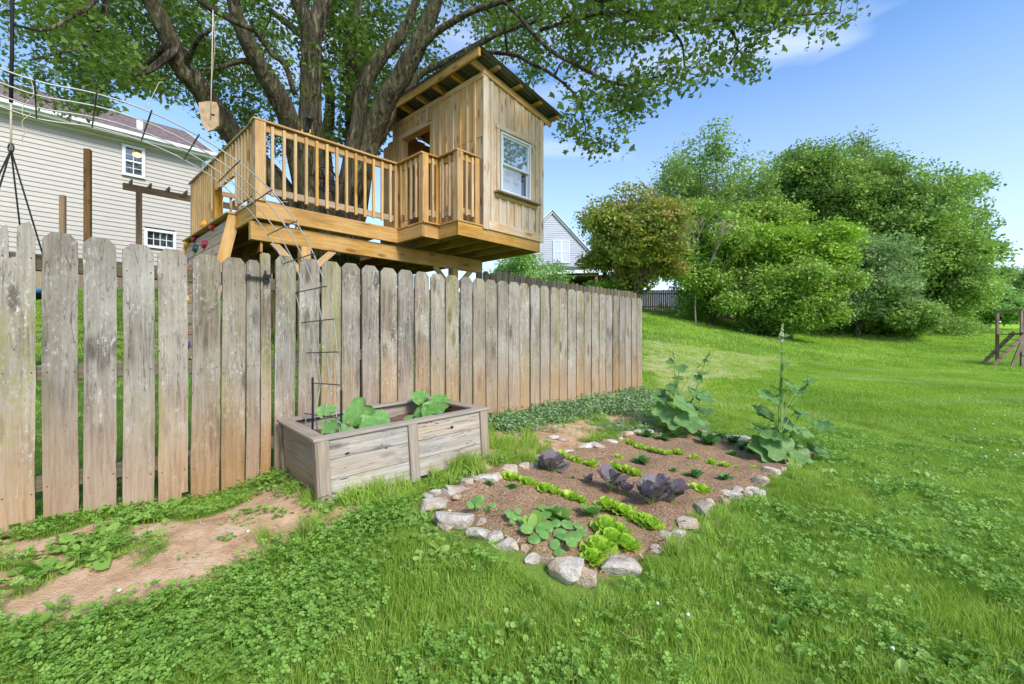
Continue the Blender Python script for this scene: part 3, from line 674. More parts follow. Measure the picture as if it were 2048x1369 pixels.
# climbing wall: leans outwards, boards with gaps, coloured holds
cw = part('climbing_wall', tree_house)
b0, b1 = .85, 3.28; zt = 1.66; zbm = Tg(-.4, 1.5) - .02; lean = -.42
nb = 12
def cwp(t): return (-.03 + lean * t, zt + (zbm - zt) * t)
for k in range(nb):
    t0, t1 = k / nb, (k + .965) / nb; x0, z0_ = cwp(t0); x1, z1_ = cwp(t1); xm, zm = (x0 + x1) / 2, (z0_ + z1_) / 2; hh = math.hypot(x1 - x0, z1_ - z0_)
    board('plank', (xm, b0, zm), (xm, b1, zm), .028, hh, M['climb'], cw, (x0 - x1, 0, z0_ - z1_), .006)
x0, z0_ = cwp(0); x1, z1_ = cwp(1)
for b in (b0 - .035, b1 + .03, 2.0): board('side_stringer', (x0 + .02 + (.09 if b == 2.0 else 0), b, z0_ + .04), (x1 + .02 + (.09 if b == 2.0 else 0), b, z1_), .04, .14, M['deck'], cw, (1, 0, 0))
board('ledge', (x0 - .02, b0 - .07, DZ - .02), (x0 - .02, b1 + .05, DZ - .02), .12, .025, M['deck'], cw)
def hold(px, py, mat, s=.10):
    # intersect the ray with the wall plane
    o = Vector((0, 0, H)); d = Vector(((px - 1024) / F, 1, (684 - py) / F))
    w0 = Vector((C0.x, C0.y, H)) + UA * x0; w0.z = H + z0_; w1 = Vector((C0.x, C0.y, H)) + UA * x1; w1.z = H + z1_
    nrm = (w1 - w0).cross(UB).normalized(); t = (w0 - o).dot(nrm) / d.dot(nrm); p = o + d * t
    q = p - Vector((C0.x, C0.y, H)); a, b = q.dot(UA), q.dot(UB)
    bm = bmesh.new(); bmesh.ops.create_icosphere(bm, subdivisions=2, radius=1)
    for v in bm.verts:
        k = 1 + .35 * math.sin(v.co.y * 4 + px) * math.cos(v.co.z * 5 + py); v.co = Vector((v.co.x * .5 * s, v.co.y * s * .75 * k, v.co.z * s * .65 * k))
    me = bpy.data.meshes.new('climbing_hold'); bm.to_mesh(me); bm.free()
    for f in me.polygons: f.use_smooth = True
    m = Matrix.Translation((a - .03, b, q.z)); obj('climbing_hold', me, mat, cw, m)
for px, py, mt in ((413, 451, 'yellow'), (430, 455, 'red'), (394, 478, 'maroon'), (414, 490, 'maroon'), (379, 488, 'yellow'), (396, 498, 'darkgreen'), (377, 523, 'blueplastic'), (377, 540, 'red'), (378, 600, 'yellow'), (376, 670, 'red'), (380, 692, 'blueplastic'), (401, 640, 'red')): hold(px, py, M[mt])
# ---- playhouse
ax0, ax1, by0, by1 = 2.745, 4.125, -1.10, 1.36
def ztop(a): return 4.02 - (a - ax0) * .172
lw = part('left_wall', tree_house); fw = part('front_wall', tree_house); rw = part('right_wall', tree_house); bw = part('back_wall', tree_house)
def vboard(par, a, b, w, z0, z1, axis_, mat, th=.018, out=0, name='plank'):
    nrm = (-1, 0, 0) if axis_ == 'a' else (0, -1, 0)
    o = Vector(nrm) * out; board(name, Vector((a, b, z0)) + o, Vector((a, b, z1)) + o, w, th, mat, par, nrm, .003)
# left wall (facing -a): planks and battens, door opening b .195..1.04
op0, op1, optop = .20, 1.04, 3.655
k = 0; b = by0 + .012
while b < by1 - .02:
    w = .172; w = min(w, by1 - b)
    c = b + w / 2
    if op0 - .03 < c < op1 + .03: vboard(lw, ax0 + .012, c, w - .002, optop, 4.0, 'a', M['house'])
    else:
        vboard(lw, ax0 + .012, c, w - .002, DZ - .02, 3.06, 'a', M['house']); vboard(lw, ax0 + .010, c, w - .002, 3.068, 4.0, 'a', M['house'])
    if k and not (op0 - .06 < b < op1 + .06): vboard(lw, ax0 - .004, b, .045, DZ, 3.95, 'a', M['house'], .03, 0, 'batten')
    elif k: vboard(lw, ax0 - .004, b, .045, optop + .09, 3.95, 'a', M['house'], .03, 0, 'batten')
    b += w; k += 1
board('header_trim', (ax0 - .006, by0 - .02, 3.975), (ax0 - .006, by1 + .05, 3.975), .022, .085, M['house'], lw)
board('header_trim', (ax0 - .008, op0 - .09, optop + .045), (ax0 - .008, op1 + .09, optop + .045), .022, .09, M['house'], lw)
vboard(lw, ax0 - .006, op0 - .045, .09, DZ, optop, 'a', M['house'], .02, 0, 'door_trim'); vboard(lw, ax0 - .006, op1 + .045, .09, DZ, optop, 'a', M['house'], .02, 0, 'door_trim')
for bq, s_ in ((op0 - .012, 1), (op1 + .012, -1)): board('door_jamb', (ax0 + .06, bq, DZ), (ax0 + .06, bq, optop), .12, .022, M['house'], lw, (0, 1, 0))
board('door_jamb', (ax0 + .07, op0, optop + .01), (ax0 + .07, op1, optop + .01), .14, .022, M['house'], lw)
# little screen panel left of the wall
for i in range(2): vboard(lw, ax0 + .0, by1 + .09 + i * .15, .145, DZ, 3.72 - i * .05, 'a', M['house'])
# front wall (facing -b)
wx0, wx1, wz0, wz1 = 3.10, 3.80, 2.315, 3.245
k = 0; a = ax0
while a < ax1 - .02:
    w = min(.172, ax1 - a); c = a + w / 2; t = ztop(c) - .02
    if wx0 - .02 < c < wx1 + .02: vboard(fw, c, by0 + .012, w - .002, DZ - .045, wz0 - .03, 'b', M['house_front']); vboard(fw, c, by0 + .012, w - .002, wz1 + .02, t, 'b', M['house_front'])
    else: vboard(fw, c, by0 + .012, w - .002, DZ - .045, t, 'b', M['house_front'])
    if k:
        if wx0 - .05 < a < wx1 + .05:
            vboard(fw, a, by0 - .004, .042, DZ + .09, wz0 - .11, 'b', M['house_front'], .03, 0, 'batten'); vboard(fw, a, by0 - .004, .042, wz1 + .09, t - .03, 'b', M['house_front'], .03, 0, 'batten')
        else: vboard(fw, a, by0 - .004, .042, DZ + .09, t - .03, 'b', M['house_front'], .03, 0, 'batten')
    a += w; k += 1
vboard(fw, ax0 + .045, by0 - .006, .10, DZ - .05, ztop(ax0) - .02, 'b', M['house_front'], .022, 0, 'corner_board'); vboard(fw, ax1 - .04, by0 - .006, .085, DZ - .05, ztop(ax1) - .02, 'b', M['house_front'], .022, 0, 'corner_board')
board('bottom_trim', (ax0 + .1, by0 - .005, DZ + .025), (ax1 - .085, by0 - .005, DZ + .025), .02, .14, M['house_front'], fw)
board('top_trim', (ax0 - .01, by0 - .012, ztop(ax0) - .005), (ax1 + .16, by0 - .012, ztop(ax1 + .16) - .005), .03, .075, M['house'], fw)
board('header_trim', (wx0 - .10, by0 - .012, wz1 + .055), (wx1 + .12, by0 - .012, wz1 + .055), .03, .07, M['house_front'], fw)
vboard(fw, wx0 - .05, by0 - .01, .06, wz0 - .02, wz1 + .02, 'b', M['house_front'], .022, 0, 'side_trim'); vboard(fw, wx1 + .05, by0 - .01, .06, wz0 - .02, wz1 + .02, 'b', M['house_front'], .022, 0, 'side_trim')
board('window_sill', (wx0 - .13, by0 - .05, wz0 - .03), (wx1 + .17, by0 - .05, wz0 - .03), .12, .025, M['planter_trim'], fw)
board('under_sill_trim', (wx0 - .11, by0 - .012, wz0 - .075), (wx1 + .14, by0 - .012, wz0 - .075), .03, .06, M['house'], fw)
win = part('window', tree_house)
def frame_win(par, a0, a1, z0, z1, b, mat, w=.045, d=.05, names='frame'):
    board(names, (a0, b, z0 + w / 2), (a1, b, z0 + w / 2), d, w, mat, par); board(names, (a0, b, z1 - w / 2), (a1, b, z1 - w / 2), d, w, mat, par)
    for a in (a0 + w / 2, a1 - w / 2): board(names, (a, b, z0 + w), (a, b, z1 - w), w, d, mat, par, (0, 1, 0))
frame_win(win, wx0, wx1, wz0, wz1, by0 - .004, M['whitetrim'], .035, .05)
zmid = (wz0 + wz1) / 2 - .03
frame_win(win, wx0 + .037, wx1 - .037, zmid, wz1 - .037, by0 + .004, M['whitetrim'], .03, .03, 'sash')
frame_win(win, wx0 + .037, wx1 - .037, wz0 + .037, zmid + .028, by0 + .036, M['whitetrim'], .03, .03, 'sash')
def pane(par, a0, a1, z0, z1, b, mat, name='pane'):
    me = mesh(name, [(a0, b, z0), (a1, b, z0), (a1, b, z1), (a0, b, z1), (a0, b + .004, z0), (a1, b + .004, z0), (a1, b + .004, z1), (a0, b + .004, z1)], [(0, 1, 2, 3), (7, 6, 5, 4), (0, 4, 5, 1), (1, 5, 6, 2), (2, 6, 7, 3), (3, 7, 4, 0)]); obj(name, me, mat, par)
pane(win, wx0 + .06, wx1 - .06, zmid + .02, wz1 - .06, by0 + .006, M['glass']); pane(win, wx0 + .06, wx1 - .18, wz0 + .06, zmid + .01, by0 + .034, M['screen'], 'insect_screen'); pane(win, wx1 - .179, wx1 - .06, wz0 + .06, zmid + .01, by0 + .04, M['darkglass'])
# right and back walls
for i in range(14):
    c = by0 + .09 + i * .18
    if c < by1: board('plank', (ax1 - .012, c, DZ - .04), (ax1 - .012, c, ztop(ax1) - .02), .176, .018, M['house'], rw, (1, 0, 0))
for i in range(8): a = ax0 + .1 + i * .175; board('plank', (a, by1 - .012, DZ - .02), (a, by1 - .012, ztop(a) - .02), .17, .018, M['house'], bw, (0, 1, 0))
# roof
roof = part('roof', tree_house)
ra0, ra1, rb0, rb1 = 2.50, 4.47, -1.30, 1.55
def rz_(a): return 4.215 - (a - 2.5) * .172
def corrugated():
    nb_ = 36 * 6; vs = []; fs = []
    for i in range(nb_ + 1):
        b = rb0 + (rb1 - rb0) * i / nb_; w = .011 * math.sin(2 * PI * i / 6)
        for a in (ra0 - .03, ra1): vs.append((a, b, rz_(a) + w + .004))
        for a in (ra0 - .03, ra1): vs.append((a, b, rz_(a) + w + .0015))
    for i in range(nb_):
        k = i * 4; fs += [(k, k + 1, k + 5, k + 4), (k + 2, k + 6, k + 7, k + 3), (k, k + 4, k + 6, k + 2), (k + 1, k + 3, k + 7, k + 5)]
    obj('corrugated_sheet', mesh('corrugated_sheet', vs, fs, True), M['tin'], roof)
corrugated()
for i in range(6):
    b = by0 + .03 + i * .46; board('rafter', (ra0 + .045, b, rz_(ra0 + .045) - .105), (ra1 - .10, b, rz_(ra1 - .1) - .105), .04, .095, M['deck'], roof)
for a in (2.93, 3.42, 3.90, 4.36): board('purlin', (a, rb0 + .05, rz_(a) - .035), (a, rb1 - .05, rz_(a) - .035), .075, .04, M['deck'], roof)
board('fascia', (ra0 + .018, rb0 + .03, rz_(ra0) - .075), (ra0 + .018, rb1 - .03, rz_(ra0) - .075), .036, .125, M['deck'], roof)
# spyglass and wheel: things of their own
def L2W(a, b, z): return Vector((C0.x, C0.y, H + z)) + UA * a + UB * b
sp_ = L2W(.62, .03, RT); spy = empty('toy_telescope', sp_, 0, 'black toy telescope clipped in a yellow bracket on the deck railing', 'telescope')
d = (Vector((.03, .0, .16))).normalized()
vs, fs = [], []; pts = [Vector((0, 0, .03)) + d * t for t in (0, .02, .17, .171, .2, .2, .16)]
addtube(vs, fs, pts, [.034, .038, .042, .05, .05, .042, .04], 18); obj('telescope_tube', mesh('telescope_tube', vs, fs, True), M['blackplastic'], spy)
vs, fs = [], []; addtube(vs, fs, [Vector((.055 * math.cos(t), -.01, .045 + .05 * math.sin(t))) for t in np.linspace(PI * .9, 2.1 * PI, 14)], .009, 8); obj('bracket', mesh('bracket', vs, fs, True), M['yellow'], spy)
vs, fs = [], []; addtube(vs, fs, [Vector((0, 0, -.001)), Vector((0, 0, .012))], .03, 14); obj('bracket_base', mesh('bracket_base', vs, fs, True), M['yellow'], spy)
wl = empty('toy_ship_wheel', L2W(1.05, .42, DZ + .62), PI / 2 - TH, 'dark plastic toy ship wheel standing on the deck behind the railing', 'toy wheel')
vs, fs = [], []; addtube(vs, fs, [Vector((.17 * math.cos(t), 0, .17 * math.sin(t))) for t in np.linspace(0, 2 * PI, 25)], .014, 8); obj('rim', mesh('rim', vs, fs, True), M['blackplastic'], wl)
for k in range(6):
    t = k * PI / 3; tube('spoke', [Vector((0, 0, 0)), Vector((.24 * math.cos(t), 0, .24 * math.sin(t)))], [.012, .010], M['blackplastic'], wl, 7)
tube('stand', [Vector((0, .02, -.62)), Vector((0, .02, 0))], .025, M['blackplastic'], wl, 8)

# ------------------------------------------------------------------ wire trellis arch
OB = P(683, 858, 2.82); IB = OB + UB * .54
def onplane(px, py, B):
    k = (px - 1024) / F; t = (k * B.y - B.x) / (UA.x - k * UA.y); Y = B.y + t * UA.y; return Vector((k * Y, Y, (684 - py) / F * Y + H))
pairs = [((683,900),(612,890)),((683,850),(612,845)),((673,837),(610,828)),((678,771),(624,767)),((676,705),(613,707)),((669,639),(605,646)),((653,573),(594,586)),((629,508),(571,527)),((596,442),(538,469)),((544,380),(495,413)),((482,320),(440,361)),((396,272),(370,318)),((305,219),(284,277)),((192,183),(184,250)),((69,161),(73,237))]
OP = [onplane(*a, OB) for a, b in pairs]; IP = [onplane(*b, IB) for a, b in pairs]
def smooth_(L):
    q = [v.copy() for v in L]
    for i in range(4, len(L) - 1): q[i] = (L[i - 1] + L[i] * 2 + L[i + 1]) / 4
    return q
OP = smooth_(OP); IP = smooth_(IP)
for _L in (OP, IP):       # the far half comes down again past the picture's left edge, mirrored
    top = _L[-1].copy(); n_ = len(_L)
    zt_ = top.z
    for v in _L[-2:1:-1]:
        dd = (v - top).dot(UA); w_ = v - UA * (2 * dd); _L.append(w_)
arch = empty('wire_arch_trellis', (OB + IB) / 2 - Vector((0, 0, .05)), 0, 'galvanised wire panel trellis arching up out of the planter box', 'trellis')
o0 = arch.location
for k in range(4):
    t = k / 3; pts = crom([a.lerp(b, t) for a, b in zip(OP, IP)], 5); pts = [p + Vector((R.gauss(0, .0004), R.gauss(0, .0004), R.gauss(0, .0004))) - o0 for p in pts]
    tube('long_wire', pts, .0036, M['wire'], arch, 6)
for i in range(2, len(OP) - 1):
    d = (OP[i] - IP[i]).normalized() * .015
    tube('cross_wire', [OP[i] + d - o0 + Vector((0, 0, .004)), IP[i] - d - o0 + Vector((0, 0, .004))], .0036, M['darkwire'], arch, 6)
def stake(px, y0, y1, label, Y):
    b = P(px, y1, Y); o = empty('metal_stake', b, 0, label, 'stake'); h = (y1 - y0) / F * Y; n = int(h / .006); vs, fs = [], []
    addtube(vs, fs, [Vector((0.002 * math.sin(i * .05), 0, h * i / n)) for i in range(n + 1)], [.0062 if i % 2 else .0088 for i in range(n + 1)], 7); obj('ribbed_rod', mesh('ribbed_rod', vs, fs), M['black'], o)
stake(625, 755, 862, 'black ribbed steel stake at the back wires of the trellis', 3.13)
stake(682, 780, 866, 'black ribbed steel stake at the front wires of the trellis, among the squash leaves', 2.85)
# twine tied on the trellis
def twine(pts, label, Yo, rad=.0018):
    ps = crom([onplane(x, y, OB + UB * Yo) for x, y in pts], 7); o = ps[0]; t_ = tube('twine', [p - o for p in ps], rad, M['rope'], None, 5); t_.location = o; tag(t_, label, 'twine', 'twine tied to the trellis')
twine([(62,160),(66,175),(67,190),(58,200),(46,212),(45,228),(48,232)], 'loop of pale twine knotted on the top trellis wires, leftmost of the twine', .2)
twine([(62,228),(46,240),(45,252),(52,262),(46,272),(45,285)], 'pale twine end dangling below the top trellis wires', .5)
twine([(326,164),(318,166),(312,178),(306,190),(299,204),(296,215)], 'short frayed twine end sticking up above the trellis bend', .15)
twine([(440,350),(447,358),(460,366),(452,374),(440,372),(448,362),(470,370),(474,360)], 'tangled pale twine knot in front of the deck railing', .45)
twine([(576,404),(560,404),(555,412),(557,425),(566,440),(573,455),(580,462),(588,473),(590,486)], 'long pale twine wound round the trellis in front of the deck rim', .2)

# ------------------------------------------------------------------ rope swing and hanging board
sc_ = P(2, 583, 5.0); sw = empty('saucer_swing', sc_, 0, 'blue rimmed saucer swing hanging on black straps behind the gate', 'swing')
vs, fs = [], []; addtube(vs, fs, [Vector((.46 * math.cos(t), .46 * math.sin(t), 0)) for t in np.linspace(0, 2 * PI, 37)], .026, 10); obj('rim', mesh('rim', vs, fs, True), M['swingblue'], sw)
vs = [Vector((0, 0, -.10))]; fs = []
for ring, (r, z) in enumerate(((.2, -.09), (.35, -.05), (.45, -.005))):
    for j in range(24): t = 2 * PI * j / 24; vs.append(Vector((r * math.cos(t), r * math.sin(t), z)))
for j in range(24):
    fs.append((0, 1 + j, 1 + (j + 1) % 24))
    for q in range(2): a = 1 + q * 24; fs.append((a + j, a + 24 + j, a + 24 + (j + 1) % 24, a + (j + 1) % 24))
obj('seat_mat', mesh('seat_mat', vs, fs, True), M['strap'], sw)
knot = P(22, 300, 5.0) - sc_
for t in (20, 110, 200, 290): t = math.radians(t); tube('strap', [Vector((.45 * math.cos(t), .45 * math.sin(t), .02)), knot], .008, M['strap'], sw, 6)
tube('rope', [knot, knot + Vector((0.0, 0, .28)), P(22, 205, 5.0) - sc_], .009, M['rope'], sw, 8)
tube('tree_strap', [P(22, 205, 5.0) - sc_, P(24, 100, 5.0) - sc_, P(26, -260, 5.0) - sc_], .017, M['strap'], sw, 6)
vs, fs = [], []; addtube(vs, fs, [knot + Vector((.03 * math.cos(t), 0, .05 * math.sin(t) + .02)) for t in np.linspace(0, 2 * PI, 17)], .008, 6); obj('carabiner', mesh('carabiner', vs, fs, True), M['black'], sw)
hb = P(418, 232, 5.4); hbo = empty('hanging_board', hb, 0, 'tan wooden board hanging on a thin rope below the left maple limb', 'swing')
ol = [(398,206),(417,203),(433,205),(437,216),(437,252),(430,259),(418,263),(409,256),(403,238)]
vs = [P(x, y, 5.4) - hb + Vector((0, -.012, 0)) for x, y in ol] + [P(x, y, 5.4) - hb + Vector((0, .012, 0)) for x, y in ol]; n_ = len(ol)
obj('board', mesh('board', vs, [tuple(range(n_ - 1, -1, -1)), tuple(range(n_, 2 * n_))] + [(i, (i + 1) % n_, (i + 1) % n_ + n_, i + n_) for i in range(n_)]), M['leather'], hbo)
tube('rope', [P(421, 238, 5.38) - hb, P(423, 170, 5.38) - hb, P(426, 20, 5.4) - hb], .0055, M['rope'], hbo, 6)
tube('thin_rope', [P(423, 170, 5.38) - hb, P(430, 90, 5.4) - hb, P(426, 20, 5.4) - hb], .003, M['rope'], hbo, 5)
tube('handle_slot', [P(424, 230, 5.4) - hb + Vector((0, -.014, 0)), P(431, 231, 5.4) - hb + Vector((0, -.014, 0))], .008, M['dark'], hbo, 6)
# PART2
# ------------------------------------------------------------------ big maple
maple = empty('maple_tree', (P(650, 600, 7.4).x, 7.4, T1(P(650, 600, 7.4).x, 7.4)), 0, 'large many-stemmed maple growing up through the treehouse deck', 'tree')
mo = maple.location.copy()
def limb(spec, grow=1.0):
    """spec: (px, py, width px, distance)"""
    pts = [P(x, y, Y) for x, y, w, Y in spec]; rad = [w * .45 / F * Y * grow for x, y, w, Y in spec]
    c = crom(pts, 5); rr = np.interp(np.linspace(0, len(pts) - 1, len(c)), range(len(pts)), rad); return c, list(rr)
limbs = [
 [(655,560,90,7.6),(650,470,84,7.5),(630,400,74,7.4),(621,330,56,7.3),(620,266,50,7.2),(621,171,44,7.1),(622,85,42,7.0),(610,40,32,6.9),(592,-10,27,6.8),(570,-90,22,6.6)],
 [(622,105,36,7.0),(636,40,36,7.0),(648,-10,34,7.0),(668,-110,26,7.0)],
 [(625,430,60,7.5),(598,330,44,7.3),(576,234,44,7.0),(546,176,42,6.8),(517,127,37,6.6),(490,73,33,6.4),(472,25,28,6.3),(455,-60,22,6.1)],
 [(640,470,60,7.6),(575,390,46,7.5),(520,325,46,7.4),(475,281,45,7.2),(425,215,46,7.0),(392,165,44,6.8),(365,139,42,6.7),(342,85,40,6.5),(322,40,38,6.4),(300,-5,34,6.3),(270,-90,26,6.0)],
 [(670,470,60,7.8),(690,400,34,8.0),(700,281,22,8.1),(703,171,24,8.2),(704,73,30,8.2),(714,0,24,8.2),(725,-90,18,8.2)],
 [(680,470,60,7.7),(700,340,40,7.6),(716,244,30,7.6),(728,171,34,7.6),(761,117,28,7.6),(800,74,24,7.6),(820,34,18,7.6),(838,-20,14,7.6)],
 [(680,520,80,7.6),(706,420,60,7.4),(722,340,52,7.3),(742,280,46,7.2),(769,207,44,7.0),(803,152,44,6.9),(838,85,38,6.8),(862,30,32,6.7),(880,-30,28,6.6),(905,-120,22,6.5)],
 [(690,450,50,7.8),(715,340,34,7.9),(755,280,28,8.0),(790,215,26,8.1),(839,151,15,8.2),(900,120,15,8.2),(950,92,13,8.2),(1010,62,10,8.1),(1080,40,8,8.0)],
 [(835,100,22,6.8),(870,66,16,6.7),(905,44,15,6.6),(950,20,13,6.5),(1007,2,11,6.4),(1090,-30,9,6.3)],
 [(655,430,50,7.8),(650,300,26,8.3),(660,200,20,8.5),(636,110,18,8.7),(590,60,16,8.9),(540,20,12,9.0)],
 [(1005,0,10,6.4),(1040,35,9,6.3),(1075,77,9,6.2),(1115,110,9,6.2),(1160,133,9,6.2),(1210,160,7,6.3),(1254,170,7,6.3),(1300,158,6,6.4),(1340,146,4,6.5)],
 [(900,120,12,8.0),(956,105,9,7.8),(1028,110,9,7.5),(1064,128,8,7.3),(1100,146,7,7.2),(1150,190,5,7.1),(1170,250,4,7.0)],
 [(1095,-40,12,6.3),(1200,0,12,6.3),(1290,30,10,6.4),(1400,40,9,6.6),(1500,35,7,6.8),(1600,30,5,7.0),(1680,25,3,7.2)],
 [(1080,60,8,6.2),(1180,30,9,6.5),(1250,26,9,6.7),(1310,36,7,6.8)],
 [(1310,38,7,6.4),(1360,80,6,6.4),(1370,140,4,6.4)],[(1450,40,7,6.7),(1475,90,5,6.7),(1460,130,3,6.7)],
 [(590,190,12,6.6),(570,130,12,6.4),(546,110,11,6.3),(520,75,11,6.2),(505,59,11,6.1),(478,48,12,6.0),(440,28,12,5.9),(405,5,14,5.8),(360,-40,12,5.6)],
 [(350,100,18,6.5),(300,140,12,6.2),(265,150,8,5.9)],[(330,95,16,6.5),(290,130,10,6.6),(275,165,7,6.6)],
 [(300,-5,20,6.3),(225,-30,14,6.0),(205,50,10,5.8),(198,60,8,5.7),(175,60,7,5.6)],
 [(240,-60,16,6.0),(180,10,9,5.6),(140,35,8,5.4),(90,60,7,5.2),(30,50,5,5.0)],[(205,50,9,5.8),(165,92,7,5.6),(120,105,6,5.4),(60,120,4,5.2)],
 [(365,139,16,6.7),(395,80,10,6.4),(420,60,8,6.3)],[(517,127,14,6.6),(480,122,12,6.5),(440,135,10,6.4),(400,140,6,6.3)],
 [(270,-90,24,6.0),(120,-140,18,5.4),(-60,-120,12,5.0)],[(668,-110,22,7.0),(760,-330,18,7.2),(900,-500,12,7.5)],[(905,-120,20,6.5),(1050,-240,16,6.6),(1250,-300,12,6.9),(1450,-250,8,7.3)],[(455,-60,18,6.1),(380,-300,14,6.0),(300,-500,10,6.0)]]
sk_pts = []; sk_r = []
for k, s_ in enumerate(limbs):
    c, rr = limb(s_); nm = 'trunk' if k == 0 else 'limb'
    o = tube(nm, [p - mo for p in c], rr, M['bark'], maple, 16 if s_[0][2] > 20 else 8, .10)
    if k in (0, 3, 6):      # run the stem into the ground
        b = c[0]; z0 = T1(b.x + .1, b.y); tube('trunk', [Vector((b.x * .97 - .05, b.y, z0 - .2)) - mo, Vector((b.x * .985, b.y, (b.z + z0) / 2)) - mo, b - mo, c[1] - mo], [rr[0] * 1.5, rr[0] * 1.1, rr[0], rr[1]], M['bark'], maple, 16, .1)
    for i in range(0, len(c)): sk_pts.append(c[i]); sk_r.append(rr[i])
# crown: twig growth towards points that fill the dome
edge = [(-700,230),(0,190),(60,205),(120,240),(200,235),(235,190),(300,195),(360,205),(420,262),(450,300),(480,330),(520,380),(560,380),(640,330),(760,300),(860,190),(1000,120),(1060,200),(1085,290),(1110,300),(1140,285),(1180,318),(1215,325),(1240,335),(1275,300),(1300,240),(1325,192),(1385,196),(1440,198),(1478,160),(1500,178),(1525,130),(1555,140),(1565,70),(1600,80),(1640,98),(1665,98),(1700,82),(1722,55),(1705,20),(1680,-15),(1800,-200),(2600,-300)]
ex = np.array([e[0] for e in edge], float); ey = np.array([e[1] for e in edge], float)
def crown_points(n, seed, above=False):
    g = np.random.default_rng(seed); out = []
    while len(out) < n:
        m = 20000; x = g.uniform(-12, 7.5, m); y = g.uniform(5.0, 14, m); z = g.uniform(1.5, 13, m)
        e = ((x + 2.2) / 9.0) ** 2 + ((y - 8.2) / 6.2) ** 2 + ((z - 5.0) / 7.5) ** 2
        px = 1024 + F * x / y; py = 684 - F * (z - H) / y
        ok = (e < 1) & (py < np.interp(px, ex, ey) - 8 + 50 * (vnoise(px, y * 40, 38, 79) - .6))
        ok &= ~((px > 1085) & (py > 0) & (y > 9.3)); ok &= ~((px > 1250) & (y > 8.0))
        # thin out: the middle of a clump is dense, edges ragged
        q = vnoise(x + z * .7, y * .8 + z * .5, .85, 77)
        ok &= (q > .49) & ~((px < 950) & (y > 10.5)) & ~((px > 1000) & (vnoise(x * 1.3 + 9, z * 1.2 - y * .6, .42, 92) < .44)) & ~((x < -3.2) & (vnoise(x * .9, z + y * .5, .6, 91) < .48)) & (vnoise(x * 1.1 + 40, z * 1.3 + y * .4, .45, 78) > .30); ok &= ~((y < 8.6) & (px > 750) & (px < 1135) & (py > 50)); ok &= ~((y < 7.8) & (px > 380) & (px <= 750) & (py > 190)); ok &= (py < np.interp(px, ex, ey) - 16 * 7 / y)
        # keep the treehouse volume and the space in front of it free
        inb = (np.abs(px - 960) < 120) & (py > 60) & (y < 7.2); ok &= ~inb
        # open crown interior: leaves sit in the outer shell, or low and in front where the picture shows them
        vis = (px > -150) & (px < 2200) & (py > -60)
        ok &= np.where(vis, g.random(m) < .9, (e > .6) & (g.random(m) < .05))
        # fewer in front of the big stems
        stem = vis & (px > 430) & (px < 930) & (y < 7.6); ok &= ~(stem & (g.random(m) < .93))
        stem2 = vis & (px > 280) & (px < 560) & (y < 6.4); ok &= ~(stem2 & (g.random(m) < .6))
        for p in np.c_[x, y, z][ok]: out.append(p)
    return np.array(out[:n])
cp = crown_points(3100, 5)
nodes = [tuple(p) for p in sk_pts]; nr = list(sk_r); na_ = np.array(nodes)
tv, tf = [], []
sel = cp[N.permutation(len(cp))[:950]]
d0 = np.array([np.min(((na_ - p) ** 2).sum(1)) for p in sel]); sel = sel[np.argsort(d0)]
arr = na_.copy(); rad_arr = np.minimum(np.array(nr), .03)
for p in sel:
    dd = ((arr - p) ** 2).sum(1) + (arr[:, 2] > p[2] + .6) * .3; i = int(np.argmin(dd)); q = Vector(arr[i]); pv = Vector(p); L = (pv - q).length
    if L < .12 or L > 2.6: continue
    mid = q.lerp(pv, .5) + Vector((R.gauss(0, .06), R.gauss(0, .06), .10 * L)); r0 = min(.022, rad_arr[i] * .8); r1 = max(.004, r0 * .55)
    addtube(tv, tf, [q, q.lerp(mid, .55) + Vector((0, 0, .03 * L)), mid, mid.lerp(pv, .5), pv], [r0, r0 * .9, (r0 + r1) / 2, r1, r1 * .8], 5, 0, False)
    arr = np.vstack([arr, [tuple(mid)], [tuple(pv)]]); rad_arr = np.append(rad_arr, [(r0 + r1) / 2, r1])
o = obj('twigs', mesh('twigs', [v - mo for v in tv], tf, True), M['bark'], maple); o['kind'] = 'stuff'
MCL = [leaf_cluster('maple_leaves', 17, .27, .053, M['maple'], MAPLE, .55, .55, 40 + k) for k in range(7)]
g_ = np.random.default_rng(9); n_ = len(cp)
o = scatter('crown', cp - np.array(mo), np.c_[g_.normal(0, .25, n_), g_.normal(0, .25, n_), g_.uniform(0, 6.28, n_)], g_.uniform(.75, 1.2, n_), MCL, parent=maple)

